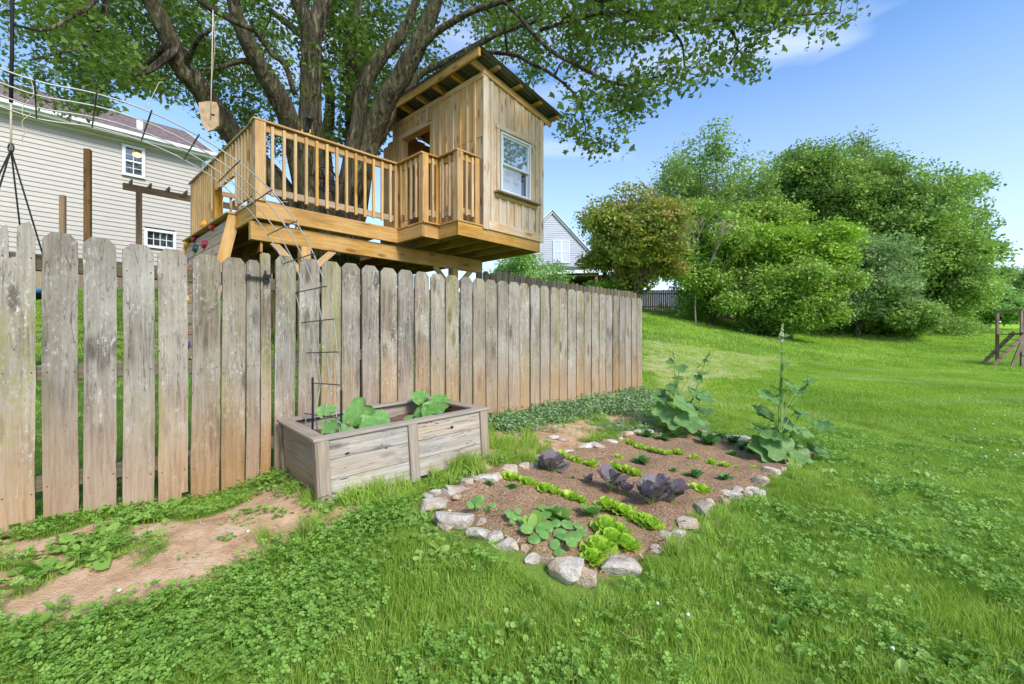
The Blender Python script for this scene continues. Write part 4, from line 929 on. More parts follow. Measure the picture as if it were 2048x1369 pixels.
# ------------------------------------------------------------------ background trees
def ell_lobes(rng, n, c, r, rr):
    """n lobes placed inside an ellipsoid"""
    L = []
    for _ in range(n):
        v = rng.normal(size=3); v /= np.linalg.norm(v); k = rng.random() ** .45; L.append((np.array(c) + v * np.array(r) * k, rr * rng.uniform(.65, 1.25)))
    return L
def bg_tree(name, label, px, base, top, width, Y, mat, seed, n=2200, leaf=.15, lobes=30, low=0.25, trunk=None, shape=(1, 1), group=None, cl=20, cr=.5, wisp=False, lean=0, flat=.75, cat='tree'):
    rng = np.random.default_rng(seed); x = (px - 1024) / F * Y; zb = T1(x, Y); zt = (684 - top) / F * Y + H; W = width / F * Y / 2 * 1.22; n = int(n * 1.6); h = zt - zb
    lobes = int(lobes * 1.35); t = empty(name, (x, Y, zb), 0, label, cat, group); c = (lean, 0, zb * 0 + h * (low + (1 - low) / 2)); r = (W * .82, W * .75, h * (1 - low) / 2 * .86)
    rr = min(W, h * .5) * (.34 if not wisp else .18)
    L = ell_lobes(rng, lobes, c, r, rr); pts = []
    for q, (lc, lr) in enumerate(L):
        m = int(n / lobes); v = rng.normal(size=(m, 3)); v /= np.linalg.norm(v, axis=1)[:, None]; k = rng.random(m) ** .5
        s_ = np.array([1.15, 1.0, .72]) if not wisp else np.array([.8, .8, 1.7]); p = lc + v * k[:, None] * lr * s_; p = p[(v[:, 2] > -.55) | (rng.random(m) < .4)]
        pts.append(p)
    m = int(n * (.05 if mat == 'rusty' else .10)); v = rng.normal(size=(m, 3)); v /= np.linalg.norm(v, axis=1)[:, None]; pts.append(np.array(c) + v * np.array(r) * rng.random(m)[:, None] ** .33 * (1 + .12 * np.sin(v[:, :1] * 7 + v[:, 2:] * 5)))
    pts = np.concatenate(pts); pts = pts[pts[:, 2] > .05]; tr = trunk or max(.06, W * .045); fork = h * max(.12, low * .7)
    vs, fs = [], []; addtube(vs, fs, [Vector((0, 0, -.3)), Vector((.03, 0, fork * .5)), Vector((lean * .3, 0, fork)), Vector((lean * .7, 0, h * .55)), Vector((lean, 0, h * .8))], [tr * 1.3, tr * 1.05, tr, tr * .6, tr * .2], 10, .1)
    obj('trunk', mesh('trunk', vs, fs, True), M['bark2'], t); vs, fs = [], []
    for lc, lr in L:
        s0 = Vector((lean * .3, 0, fork * rng.uniform(.9, 1.6))); e = Vector(lc); mid = s0.lerp(e, .5) + Vector((0, 0, -.1 * (e - s0).length)); addtube(vs, fs, [s0, mid, e], [tr * .5, tr * .3, tr * .08], 5, 0, False)
        if wisp: addtube(vs, fs, [e, e + Vector((rng.normal() * .3, rng.normal() * .3, lr * 1.6))], [tr * .12, .01], 4, 0, False)
    o = obj('branches', mesh('branches', vs, fs, True), M['bark2'], t); o['kind'] = 'stuff'
    var = [leaf_cluster(name + '_leaves', cl, cr, leaf, TREEM[mat], SIMPLE if leaf > .13 else DIAM, .5, .45, seed * 10 + k) for k in range(4)]; m = len(pts)
    scatter('crown', pts, np.c_[rng.normal(0, .3, m), rng.normal(0, .3, m), rng.uniform(0, 6.28, m)], rng.uniform(.7, 1.25, m), var, parent=t)
    return t
bg_tree('small_maple', 'small rounded tree with rust-tinged leaves and a forked pale trunk beyond the picket fence', 1268, 622, 392, 200, 23, 'rusty', 1, 2600, .15, 30, .26, .13, cl=16, cr=.42)
bg_tree('small_maple', 'sparse low left wing of rust-tinged foliage beside the grey house gable', 1208, 622, 402, 60, 24.5, 'rusty', 2, 420, .14, 12, .42, .07, cl=12, cr=.4)
bg_tree('wispy_tree', 'tall airy tree with thin upright shoots behind the lime-green trees', 1415, 640, 275, 290, 37, 'wispy', 3, 1500, .19, 46, .22, .2, cl=14, cr=.6, wisp=True)
bg_tree('green_tree', 'bushy yellow-green tree with bare twigs left of the lime-green tree', 1425, 650, 395, 190, 30, 'yellowgreen', 4, 2600, .17, 30, .04, .15)
bg_tree('lime_tree', 'bright lime-green tree with flat layered branches before the tall dark trees', 1580, 655, 428, 200, 29, 'lime', 5, 2000, .17, 18, .30, .12)
bg_tree('lime_tree', 'lower lime-green boughs hanging over the far board fence', 1560, 655, 520, 240, 27.5, 'yellowgreen', 6, 2000, .15, 20, .10, .08)
bg_tree('tall_tree', 'tallest broad green tree at the middle of the far tree line', 1650, 655, 268, 230, 40, 'midgreen', 7, 3000, .22, 34, .12, .3, cl=22, cr=.65)
bg_tree('tall_tree', 'dark pointed tree crown left of the tallest far tree', 1585, 655, 300, 150, 44, 'deepgreen', 8, 1400, .22, 16, .2, .3, cl=22, cr=.65)
bg_tree('tall_tree', 'thin feathery tree top rising above the far tree line', 1700, 655, 262, 190, 43, 'wispy', 9, 1000, .2, 36, .4, .2, cl=12, cr=.6, wisp=True)
bg_tree('dense_tree', 'broad dense dark green tree at the right end of the tree line', 1805, 660, 300, 260, 37, 'deepgreen', 10, 4200, .21, 44, .02, .3, cl=24, cr=.62)
bg_tree('dense_tree', 'rounded right shoulder of dark green foliage sloping down to the brush', 1885, 665, 430, 150, 36, 'deepgreen', 11, 1700, .19, 22, .02, .2, cl=22, cr=.55)
bg_tree('drooping_tree', 'grey-green drooping tree in front of the dense dark tree', 1715, 662, 470, 200, 32, 'greygreen', 12, 2200, .17, 26, .05, .15, cl=20, cr=.5)
bg_tree('tall_tree', 'mid green tree filling the mass between the tallest tree and the dense dark tree', 1735, 655, 300, 190, 38, 'midgreen', 21, 2600, .2, 34, .05, .3, cl=22, cr=.6)
bg_tree('green_tree', 'yellow-green tree standing behind the lime-green tree', 1500, 650, 350, 170, 35, 'yellowgreen', 22, 2200, .19, 28, .05, .2)
bg_tree('fir_tree', 'layered mid green tree far off at the right beside the brush', 1968, 668, 560, 120, 52, 'fresh', 13, 1100, .25, 20, .03, .2, cl=18, cr=.7)
bg_tree('flat_topped_tree', 'flat-topped dark tree on the skyline far right', 2010, 650, 532, 130, 75, 'wispy', 14, 420, .35, 14, .5, .25, cl=14, cr=.9)
bg_tree('far_tree', 'pale green tree on the right picture edge far away', 2060, 655, 590, 130, 70, 'fresh', 15, 900, .3, 16, .03, .2, cl=18, cr=.8)
bg_tree('young_tree', 'young light green tree just beyond the yard fence under the playhouse', 1045, 640, 498, 150, 16, 'fresh', 16, 800, .085, 20, .12, .05, cl=14, cr=.28)
bg_tree('round_shrub', 'bright yellow-green rounded shrub below the porch', 1205, 640, 556, 82, 24, 'lime', 17, 500, .12, 10, .02, .05, cl=14, cr=.3, cat='shrub')
bg_tree('dark_shrub', 'dark green drooping shrub spilling over the far fence onto the lawn', 1545, 660, 560, 150, 28, 'deepgreen', 18, 1500, .14, 18, .0, .08, cat='shrub')
bg_tree('dark_shrub', 'shaded low shrub at the foot of the dense dark tree', 1780, 668, 590, 160, 32, 'deepgreen', 19, 1300, .15, 16, .0, .08, cat='shrub')
bg_tree('yellow_shrub', 'small yellow-green shrub in the brush by the far right trees', 1925, 672, 622, 60, 40, 'lime', 20, 320, .14, 8, .0, .05, cl=12, cr=.35, cat='shrub')
# more wood behind, reads as one mass
def brush(name, pxs, tops, Y, mat, n, seed, leaf=.2, depth=3, cr=.5):
    rng = np.random.default_rng(seed); px = rng.uniform(pxs[0], pxs[-1], n); y = Y + rng.uniform(-depth, depth, n); x = (px - 1024) / F * y; zb = T(x, y); zt = (684 - np.interp(px, pxs, tops)) / F * Y + H
    z = zb + np.maximum(.15, (zt - zb)) * rng.random(n) ** .6 * (.7 + .3 * vnoise(x, y, 1.2, seed)); o = scatter(name, np.c_[x, y, z], np.c_[rng.normal(0, .3, n), rng.normal(0, .3, n), rng.uniform(0, 6.28, n)], rng.uniform(.7, 1.3, n), [leaf_cluster(name, 16, cr, leaf, TREEM[mat], DIAM, .6, .6, seed * 7 + k) for k in range(4)]); return o
tag(brush('undergrowth', [1480, 1560, 1640, 1700, 1800, 1880, 1960], [648, 640, 636, 640, 636, 628, 648], 34, 'deepgreen', 1500, 31, .14, 1.5, .4), 'low dark undergrowth along the foot of the far tree line', 'undergrowth')
tag(brush('weedy_brush', [1830, 1880, 1920, 1960, 2000], [640, 625, 632, 650, 668], 42, 'yellowgreen', 900, 32, .13, 3, .4), 'weedy yellowish brush where the tree line meets the lawn', 'brush')
tag(brush('distant_woods', [-900, -200, 1900, 1960, 2050, 2400, 3600], [660, 640, 610, 605, 598, 560, 580], 110, 'fresh', 3200, 33, .7, 14, 1.6), 'hazy green woods on the horizon behind everything', 'woods')
dt = empty('dead_tree', (*P(1392, 650, 28.5)[:2], T1(*P(1392, 650, 28.5)[:2])), 0, 'bare tan dead branches standing in front of the yellow-green tree', 'tree')
vs, fs = [], []; rr_ = random.Random(5)
def grow(p, d, L, r, k):
    q = p + d * L; addtube(vs, fs, [p, p.lerp(q, .5) + Vector((rr_.gauss(0, .05), 0, rr_.gauss(0, .05))), q], [r, r * .85, r * .7], 4, 0, False)
    if k:
        for _ in range(3): grow(q, (d + Vector((rr_.gauss(0, .4), rr_.gauss(0, .4), rr_.gauss(.12, .25)))).normalized(), L * .72, r * .62, k - 1)
grow(Vector((0, 0, 0)), Vector((0, 0, 1)), 2.2, .05, 5); obj('branches', mesh('branches', vs, fs), M['deadtwig'], dt)

# ------------------------------------------------------------------ other fences
def line_fence(label, p0, p1, hgt, pitch_, w, mat, single=True, ztop_=None, name='board_fence'):
    p0 = Vector((p0[0], p0[1], 0)); p1 = Vector((p1[0], p1[1], 0)); d = p1 - p0; L = d.length; d.normalize(); nr_ = Vector((d.y, -d.x, 0)); f = empty(name, (p0.x, p0.y, T1(p0.x, p0.y)), 0, label, 'fence'); o0 = f.location
    n = int(L / pitch_); vs, fs = [], []
    for i in range(n):
        c = p0 + d * (i + .5) * pitch_; zb = T1(c.x, c.y) - .08; zt = (ztop_(i / n) if ztop_ else zb + hgt) + R.gauss(0, .012)
        if single:
            m = basis((0, 0, 1), nr_); m.translation = Vector((c.x, c.y, zb)) - o0; obj('picket', picket_mesh(w, zt - zb, .02, i), mat, f, m)
        else: addbox(vs, fs, Vector((c.x, c.y, zb)) - o0 + nr_ * R.gauss(0, .006), Vector((c.x, c.y, zt)) - o0, w, .02, nr_)
    if vs: o = obj('pickets', mesh('pickets', vs, fs), mat, f); o['kind'] = 'stuff'
    for k in (.25, .8):
        a, b = p0 - nr_ * .04, p1 - nr_ * .04; m_ = 8
        for j in range(m_):
            q0, q1 = a.lerp(b, j / m_), a.lerp(b, (j + 1) / m_); board('rail', Vector((q0.x, q0.y, T1(q0.x, q0.y) + hgt * k)) - o0, Vector((q1.x, q1.y, T1(q1.x, q1.y) + hgt * k)) - o0, .04, .09, mat, f)
    return f
a0 = Vector((4.0 / 920 * -10, 10, 0)) - UA * 1.0; a1 = a0 + UA * 6.6
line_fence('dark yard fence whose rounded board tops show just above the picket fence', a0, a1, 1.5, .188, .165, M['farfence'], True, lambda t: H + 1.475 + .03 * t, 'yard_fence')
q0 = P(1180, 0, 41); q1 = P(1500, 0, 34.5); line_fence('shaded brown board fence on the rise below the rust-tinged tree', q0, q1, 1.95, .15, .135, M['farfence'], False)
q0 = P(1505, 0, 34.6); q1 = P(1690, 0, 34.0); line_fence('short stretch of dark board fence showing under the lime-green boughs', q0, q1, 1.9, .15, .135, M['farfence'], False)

# ------------------------------------------------------------------ cream house on the left
HY = 14.5; hx = (265 - 1024) / F * HY
def hu(px):      # a along the wall from the window centre
    k = (px - 1024) / F; t = (k * HY - hx) / (UA.x - k * UA.y); return t
def hz(px, py): return (684 - py) / F * (HY + hu(px) * UA.y) + H
e0, e1 = hu(-420), hu(409); ze = hz(60, 228)
house = empty('cream_house', (hx, HY, T1(hx, HY)), PI / 2 - TH, 'two-storey house with cream lap siding and a brown shingle roof at the left', 'house'); hb_ = T1(hx, HY); rel = lambda z: z - hb_
wins = [(hu(245), hu(288), hz(266, 353.5), hz(266, 294)), (hu(289), hu(350), hz(320, 497), hz(320, 462)), (hu(-190), hu(-140), hz(-165, 400), hz(-165, 330))]
z = hb_ - .6; k = 0; lap = .135
while z < ze:
    z1 = min(z + lap, ze); segs = [(e0, e1)]
    for (wa, wb, wz0, wz1) in wins:
        if z1 > wz0 and z < wz1: segs = [q for s_ in segs for q in ((s_[0], min(s_[1], wa)), (max(s_[0], wb), s_[1])) if q[1] - q[0] > .02] if True else segs
    for s0, s1 in segs:
        me = mesh('siding_plank', [(0, -.0, 0), (s1 - s0, 0, 0), (s1 - s0, .022, z1 - z), (0, .022, z1 - z), (0, .03, 0), (s1 - s0, .03, 0)], [(0, 1, 2, 3), (0, 4, 5, 1)])
        obj('siding_plank', me, M['siding'], house, Matrix.Translation((s0, -.03, rel(z))))
    z += lap
HD = 8.6
mb = [(e0, .03, rel(hb_ - .8)), (e1, .03, rel(hb_ - .8)), (e1, HD, rel(hb_ - .8)), (e0, HD, rel(hb_ - .8)), (e0, .03, rel(ze)), (e1, .03, rel(ze)), (e1, HD, rel(ze)), (e0, HD, rel(ze))]
# front wall core with real openings is left out behind windows: side, back and gable walls
ridge = rel(ze) + 2.3
obj('side_walls', mesh('side_walls', mb + [(e0, HD / 2, ridge - .1), (e1, HD / 2, ridge - .1)], [(1, 2, 6, 5), (2, 3, 7, 6), (3, 0, 4, 7), (5, 6, 9), (4, 8, 7)]), M['siding'], house)
board('corner_trim', (e1 - .03, -.035, rel(hb_ - .6)), (e1 - .03, -.035, rel(ze)), .11, .05, M['whitetrim'], house, (0, 1, 0))
for (wa, wb, wz0, wz1) in wins:
    w = empty('window', (0, -.04, 0), 0, parent=house); frame_win(w, wa - .02, wb + .02, rel(wz0) - .02, rel(wz1) + .02, -.02, M['whitetrim'], .085, .07)
    a0_, a1_, z0_, z1_ = wa + .06, wb - .06, rel(wz0) + .06, rel(wz1) - .06; pane(w, a0_, a1_, z0_, z1_, .05, M['darkglass'])
    tall = (wz1 - wz0) > (wb - wa) * .9; zm = (z0_ + z1_) / 2
    if tall: board('meeting_rail', (a0_, .02, zm), (a1_, .02, zm), .03, .05, M['whitetrim'], w)
    for j in range(1, 2 if tall else 4): aa = a0_ + (a1_ - a0_) * j / (2 if tall else 4); board('muntin', (aa, .035, z0_), (aa, .035, z1_), .022, .014, M['whitetrim'], w, (0, 1, 0))
    for zz in ((z0_ + zm) / 2, (z1_ + zm) / 2) if tall else (zm,): board('muntin', (a0_, .036, zz), (a1_, .036, zz), .014, .022, M['whitetrim'], w)
    if wa == wins[0][0]:
        bm = bmesh.new(); bmesh.ops.create_uvsphere(bm, u_segments=12, v_segments=8, radius=.1)
        for v in bm.verts: v.co = Vector((v.co.x * 1.3 + a0_ + .30, v.co.y * .2 + .046, v.co.z * .8 + z1_ - .16))
        me = bpy.data.meshes.new('ceiling_lamp'); bm.to_mesh(me); bm.free(); obj('ceiling_lamp', me, M['lamp'], w)
# roof with shingle courses
rf = empty('roof', (0, 0, 0), parent=house); vs, fs = [], []; nc = 24; y0, y1 = -.42, HD / 2
for side in (0, 1):
    for j in range(nc):
        t0, t1 = j / nc, (j + 1) / nc; ya, yb = y0 + (y1 - y0) * t0, y0 + (y1 - y0) * t1; za, zb_ = rel(ze) + .06 + (ridge - rel(ze)) * t0, rel(ze) + .06 + (ridge - rel(ze)) * t1
        if side: ya, yb = HD - ya, HD - yb
        k = len(vs); vs += [(e0 - .3, ya, za + .02), (e1 + .28, ya, za + .02), (e1 + .28, yb, zb_), (e0 - .3, yb, zb_), (e0 - .3, ya, za), (e1 + .28, ya, za)]; fs += [(k, k + 1, k + 2, k + 3), (k, k + 4, k + 5, k + 1)]
o = obj('shingles', mesh('shingles', vs, fs), M['shingle'], rf); o['kind'] = 'stuff'
board('gutter', (e0 - .3, -.46, rel(ze) + .02), (e1 + .28, -.46, rel(ze) + .02), .10, .10, M['whitetrim'], rf); board('fascia', (e0 - .3, -.41, rel(ze) - .03), (e1 + .28, -.41, rel(ze) - .03), .02, .16, M['whitetrim'], rf)
board('soffit', (e0 - .3, -.2, rel(ze) - .09), (e1 + .28, -.2, rel(ze) - .09), .42, .02, M['siding'], rf)
board('rake_board', (e1 + .26, -.42, rel(ze) + .0), (e1 + .26, HD / 2, ridge), .03, .16, M['whitetrim'], rf)
board('frieze_board', (e0, -.045, rel(ze) - .11), (e1, -.045, rel(ze) - .11), .03, .14, M['whitetrim'], house)
vpa = hu(224); tube('vent_pipe', [Vector((vpa + .8, 1.0, rel(ze) + .3)), Vector((vpa + .8, 1.0, rel(ze) + 1.05))], .09, M['whitetrim'], rf, 12)
tube('downspout', [Vector((e1 + .1, -.42, rel(ze))), Vector((e1 + .06, -.12, rel(ze) - .4)), Vector((e1 + .06, -.10, rel(hb_)))], .045, M['whitetrim'], house, 8)
# ------------------------------------------------------------------ grey house
GY = 34; gx = (1104 - 1024) / F * GY; gb = T1(gx, GY); zp = (684 - 424) / F * GY + H
gh = empty('grey_house', (gx, GY, gb), math.radians(8), 'pale grey gabled house with a dark porch behind the rust-tinged tree', 'house'); g = lambda z: z - gb
vs, fs = [], []; z = gb - 1.5; hw = 3.6; zeave = zp - hw * 1.02
while z < zp - .1:
    z1 = z + .16; w0 = hw if z < zeave else max(.02, (zp - z) / 1.02); w1 = hw if z1 < zeave else max(.01, (zp - z1) / 1.02); k = len(vs)
    vs += [(-w0, -.03, g(z)), (w0, -.03, g(z)), (w1, 0, g(z1)), (-w1, 0, g(z1)), (-w0, 0, g(z)), (w0, 0, g(z))]; fs += [(k, k + 1, k + 2, k + 3), (k, k + 4, k + 5, k + 1)]; z = z1
o = obj('siding', mesh('siding', vs, fs), M['greysiding'], gh); o['kind'] = 'stuff'
obj('side_walls', mesh('side_walls', [(-hw, .0, g(gb) - 1.5), (hw, .0, g(gb) - 1.5), (hw, 10, g(gb) - 1.5), (-hw, 10, g(gb) - 1.5), (-hw, 0, g(zeave)), (hw, 0, g(zeave)), (hw, 10, g(zeave)), (-hw, 10, g(zeave))], [(1, 2, 6, 5), (2, 3, 7, 6), (3, 0, 4, 7)]), M['greysiding'], gh)
for s_ in (-1, 1):
    board('rake_board', (s_ * (hw + .3), -.12, g(zeave) - .28), (0, -.12, g(zp) + .04), .05, .2, M['whitetrim'], gh)
    a = Vector((s_ * (hw + .35), -.2, g(zeave) - .3)); b = Vector((0, -.2, g(zp) + .1)); k = Vector((0, 10.4, 0)); dn = Vector((0, 0, -.08))
    obj('roof_slope', mesh('roof_slope', [a, b, b + k, a + k, a + dn, b + dn, b + k + dn, a + k + dn], [(0, 1, 2, 3), (7, 6, 5, 4), (0, 4, 5, 1), (1, 5, 6, 2), (2, 6, 7, 3), (3, 7, 4, 0)]), M['greyshingle'], gh)
for wx_ in (.07, .69):
    w = empty('window', (wx_, -.06, g(H + (684 - 503) / F * GY)), parent=gh); frame_win(w, 0, .62, -.85, .85, 0, M['whitetrim'], .07, .06); pane(w, .06, .56, -.79, .79, .0, M['screen']); board('meeting_rail', (.06, -.01, 0), (.56, -.01, 0), .03, .06, M['whitetrim'], w)
    board('muntin', (.31, -.008, -.79), (.31, -.008, .79), .015, .012, M['whitetrim'], w, (0, 1, 0))
pr = empty('porch', (0, 0, 0), parent=gh); zr = lambda py, Y=31: g((684 - py) / F * Y + H)
vs = [(-1.4, -.05, zr(518)), (5, -.05, zr(518)), (5.4, -3.6, zr(538)), (-1.9, -3.6, zr(549)), (-1.4, -.05, zr(518) - .12), (5, -.05, zr(518) - .12), (5.4, -3.6, zr(538) - .12), (-1.9, -3.6, zr(549) - .12)]
obj('porch_roof', mesh('porch_roof', vs, [(0, 3, 2, 1), (4, 5, 6, 7), (3, 7, 6, 2), (0, 4, 7, 3), (1, 2, 6, 5)]), M['greyshingle'], pr)
board('porch_fascia', (-1.95, -3.63, zr(549) - .02), (5.4, -3.63, zr(538) - .02), .04, .22, M['whitetrim'], pr)
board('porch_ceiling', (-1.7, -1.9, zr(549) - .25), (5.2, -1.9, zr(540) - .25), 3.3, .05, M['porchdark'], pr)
for x_ in (-1.7, 2.25, 5.1): board('porch_post', (x_, -3.4, g(gb) - 1.5), (x_, -3.4, zr(546) - .2), .16, .16, M['darkpost'], pr, (0, 1, 0))
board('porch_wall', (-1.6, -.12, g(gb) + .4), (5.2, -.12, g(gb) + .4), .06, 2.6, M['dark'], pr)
for x_ in (.15, .95):
    w = empty('porch_window', (x_, -.2, g(gb) + .9), parent=gh); frame_win(w, 0, .62, -.6, .6, 0, M['whitetrim'], .08, .06); pane(w, .07, .55, -.53, .53, .0, M['darkglass'])
# ------------------------------------------------------------------ yard timber: posts and pergola
def yard_post(px0, px1, ptop, Y, mat, label):
    xm = ((px0 + px1) / 2 - 1024) / F * Y; w = (px1 - px0) / F * Y; z0 = T1(xm, Y) - .05; zt = (684 - ptop) / F * Y + H
    o = empty('wooden_post', (xm, Y, z0), .4, label, 'post'); board('post', (0, 0, 0), (0, 0, zt - z0), w * .8, w * .8, mat, o, (0, 1, 0))
yard_post(169, 182, 299, 8.6, M['darkpost'], 'tall brown square post standing against the cream house wall')
yard_post(120, 131, 391, 9.4, M['climb'], 'short grey-tan post left of the tall brown post')
pg0 = P(278, 0, 11.0); pergola = empty('pergola', (pg0.x, 11.0, T1(pg0.x, 11.0)), PI / 2 - TH, 'brown pergola corner with notched rafters before the cream house', 'pergola')
pz = lambda py: (684 - py) / F * 11 + H - pergola.location.z
board('post', (0, 0, -.1), (0, 0, pz(384)), .11, .11, M['darkpost'], pergola, (0, 1, 0)); board('post', (3.2, 0, -.1), (3.2, 0, pz(384)), .11, .11, M['darkpost'], pergola, (0, 1, 0))
board('beam', (-.30, 0, pz(384) + .07), (3.6, 0, pz(384) + .07), .05, .16, M['darkpost'], pergola)
for k in range(10): board('rafter', (-.15 + k * .36, -.12, pz(384) + .19), (-.15 + k * .36, .30, pz(384) + .19), .04, .09, M['darkpost'], pergola)
q0 = P(40, 0, 12.2); line_fence('low tan board skirting under the cream house, glimpsed between the gate boards', (q0.x, q0.y), (q0.x + UA.x * 6.5, q0.y + UA.y * 6.5), .8, .14, .11, M['climb'], True, None, 'low_board_fence')
# ------------------------------------------------------------------ play set on the right
PY = 20.0; p0 = P(2041, 736, PY); play = empty('play_set', (p0.x, PY, T1(p0.x, PY)), math.radians(-12), 'weathered wooden play tower with a slanting stepladder at the right edge', 'play set')
pzz = lambda py: (684 - py) / F * PY + H - play.location.z
for x_, y_ in ((.05, 0), (1.35, 0), (.05, 1.3), (1.35, 1.3)): board('post', (x_, y_, -.1), (x_, y_, pzz(617)), .10, .10, M['oldpost'], play, (0, 1, 0))
for i in range(8): board('deck_plank', (-.05, .08 + i * .16, pzz(668)), (1.45, .08 + i * .16, pzz(668)), .15, .03, M['oldpost'], play)
board('rail', (0, -.07, pzz(620)), (1.45, -.07, pzz(620)), .035, .12, M['oldpost'], play); board('rail', (-.02, -.02, pzz(620)), (-.02, 1.35, pzz(620)), .035, .12, M['oldpost'], play); board('rail', (-.05, -.07, pzz(664)), (1.45, -.07, pzz(664)), .04, .14, M['oldpost'], play)
board('rail', (0, -.07, pzz(708)), (1.45, -.07, pzz(708)), .04, .12, M['oldpost'], play)
for i in range(9): board('slat', (-.12 + i * .17 + .1, -.10, pzz(664)), (-.12 + i * .17 + .1, -.10, pzz(622)), .09, .02, M['oldpost'], play, (0, 1, 0))
lad = empty('stepladder', (0, 0, 0), parent=play)
A0, A1 = Vector((-1.25, -.25, 0.02)), Vector((.1, -.2, pzz(664)))
for y_ in (0, .65): board('ladder_rail', A0 + Vector((0, y_, 0)), A1 + Vector((0, y_, 0)), .04, .16, M['oldpost'], lad)
for i in range(6): q = A0.lerp(A1, (i + .6) / 6); board('step', q + Vector((0, -.05, .05)), q + Vector((0, .72, .05)), .16, .035, M['oldpost'], lad)
board('brace', (-.45, -.16, .0), (.1, -.1, pzz(668)), .05, .14, M['oldpost'], play)

# ------------------------------------------------------------------ stones round the bed
def to_full(z, lst): ox, oy, sc = z; return [(ox + x / sc, oy + y / sc, w / sc, h / sc, c) for x, y, w, h, c in lst]
W_, P_, T_, G_ = (1.15, 1.15, 1.15), (1.0, .97, .94), (1.0, .86, .70), (.85, .87, .9)
left_side = to_full((830, 880, 4.096), [(1400,1120,170,140,P_),(1255,1075,280,190,P_),(1085,995,130,60,T_),(950,990,130,110,P_),(905,920,90,50,T_),(755,880,200,110,W_),(655,800,160,80,P_),(530,770,180,100,P_),(540,690,100,60,P_),(350,660,330,140,P_),(260,700,150,90,T_),(175,660,80,50,T_),(150,540,240,110,P_)])
back_left = to_full((830, 880, 4.096), [(100,465,90,60,G_),(175,440,90,90,W_),(270,440,110,80,P_),(345,480,70,50,T_),(340,415,200,90,P_),(430,350,100,90,G_),(490,320,60,60,T_),(570,320,170,90,W_),(690,300,100,70,T_),(765,250,160,90,P_),(885,220,100,55,W_),(960,215,60,40,G_),(1100,170,80,60,T_),(1165,115,90,30,P_),(1265,100,120,40,P_),(1385,60,140,50,W_),(1480,50,150,70,P_),(1600,20,110,60,W_)]) + to_full((1200, 820, 4.267), [(175,245,60,50,W_),(245,210,120,70,T_),(315,190,70,55,W_),(370,195,50,50,G_),(425,190,75,50,P_),(500,185,90,40,G_)])
back = to_full((1200, 820, 4.267), [(755,155,60,40,T_),(830,145,80,50,T_),(810,190,40,30,T_),(885,190,90,45,P_),(960,225,120,25,W_),(1170,245,230,60,W_)])
right_side = to_full((1200, 820, 4.267), [(1800,385,60,30,T_),(1745,430,100,60,P_),(1690,480,80,45,W_),(1630,480,60,30,P_),(1565,510,90,50,P_),(1475,525,120,90,W_),(1370,605,120,90,P_),(1310,685,110,50,W_),(1370,715,90,40,P_),(1190,690,100,60,P_),(1100,720,190,80,P_),(1260,720,80,50,P_),(1065,790,80,40,T_),(945,800,70,60,P_),(885,845,150,120,G_),(755,975,160,120,P_),(670,1050,140,80,P_),(550,1075,100,100,W_)]) + to_full((830, 880, 4.096), [(1975,910,110,60,P_),(1700,1050,290,180,P_)])
ORD = ['first','second','third','fourth','fifth','sixth','seventh','eighth','ninth','tenth','eleventh','twelfth','thirteenth','fourteenth','fifteenth','sixteenth','seventeenth','eighteenth','nineteenth','twentieth','twenty-first','twenty-second','twenty-third','twenty-fourth','twenty-fifth']
STONES = []
def stone(x, y, w, h, c, label, seed):
    g0 = G(x, y + h * .30); Y = g0.y; sx = w / F * Y / 2; vh = h / F * Y; r = random.Random(seed)
    sy = max(.028, min(sx * .8, vh * .62)) ; sz = max(.026, min(vh * .50, .07)); bm = bmesh.new(); bmesh.ops.create_icosphere(bm, subdivisions=3, radius=1)
    cuts = [(Vector((r.gauss(0, 1), r.gauss(0, 1), r.gauss(0, .6))).normalized(), r.uniform(.5, .85)) for _ in range(11)] + [(Vector((r.gauss(0, .15), r.gauss(0, .15), 1)).normalized(), r.uniform(.45, .7))]
    for v in bm.verts:
        p = v.co.copy()
        for n_c, d_c in cuts:
            k = p.dot(n_c) - d_c
            if k > 0: p -= n_c * k * .93
        p *= 1 + .03 * math.sin(p.x * 13 + seed) * math.cos(p.y * 11 - seed); v.co = Vector((p.x * sx * 1.38, p.y * sy * 1.4, p.z * sz * 1.25))
    me = bpy.data.meshes.new('garden_stone'); bm.to_mesh(me); bm.free(); me.materials.append(M['rock']); o = bpy.data.objects.new('garden_stone', me); C.objects.link(o)
    o.location = (g0.x, g0.y + sy * .3, g0.z + sz * .55); STONES.append((g0.x, g0.y + sy * .3, sx * 1.15, sy * 1.15)); o.rotation_euler = (r.gauss(0, .10), r.gauss(0, .1), r.gauss(0, .35)); o.color = (*c, 1); tag(o, label, 'stone', 'stones edging the vegetable bed')
cn = {W_: 'whitish', P_: 'pale grey', T_: 'tan', G_: 'blue-grey'}; sd_ = 0
def szw(w): return 'large' if w > 45 else ('medium' if w > 24 else 'small')
for lst, side in ((left_side, "the nearest corner on the bed's front-left edge"), (back_left, "the left corner on the bed's planter side"), (back, "the bushy hollyhock on the bed's back edge"), (right_side[:-1], "the tall hollyhock on the bed's right edge")):
    for i, s_ in enumerate(lst): sd_ += 1; stone(*s_, f'{szw(s_[2])} {cn[s_[4]]} stone, {ORD[i]} from {side}', sd_)
stone(1236.5, 1135, 72, 44, P_, 'largest pale flat-topped stone at the nearest corner of the vegetable bed', 99)
stone(1106, 876, 22, 10, P_, 'lone small pale stone lying on the bare soil beyond the planter', 98); stone(1128, 880, 20, 12, P_, 'small pale stone on bare soil behind the bed edge', 97)

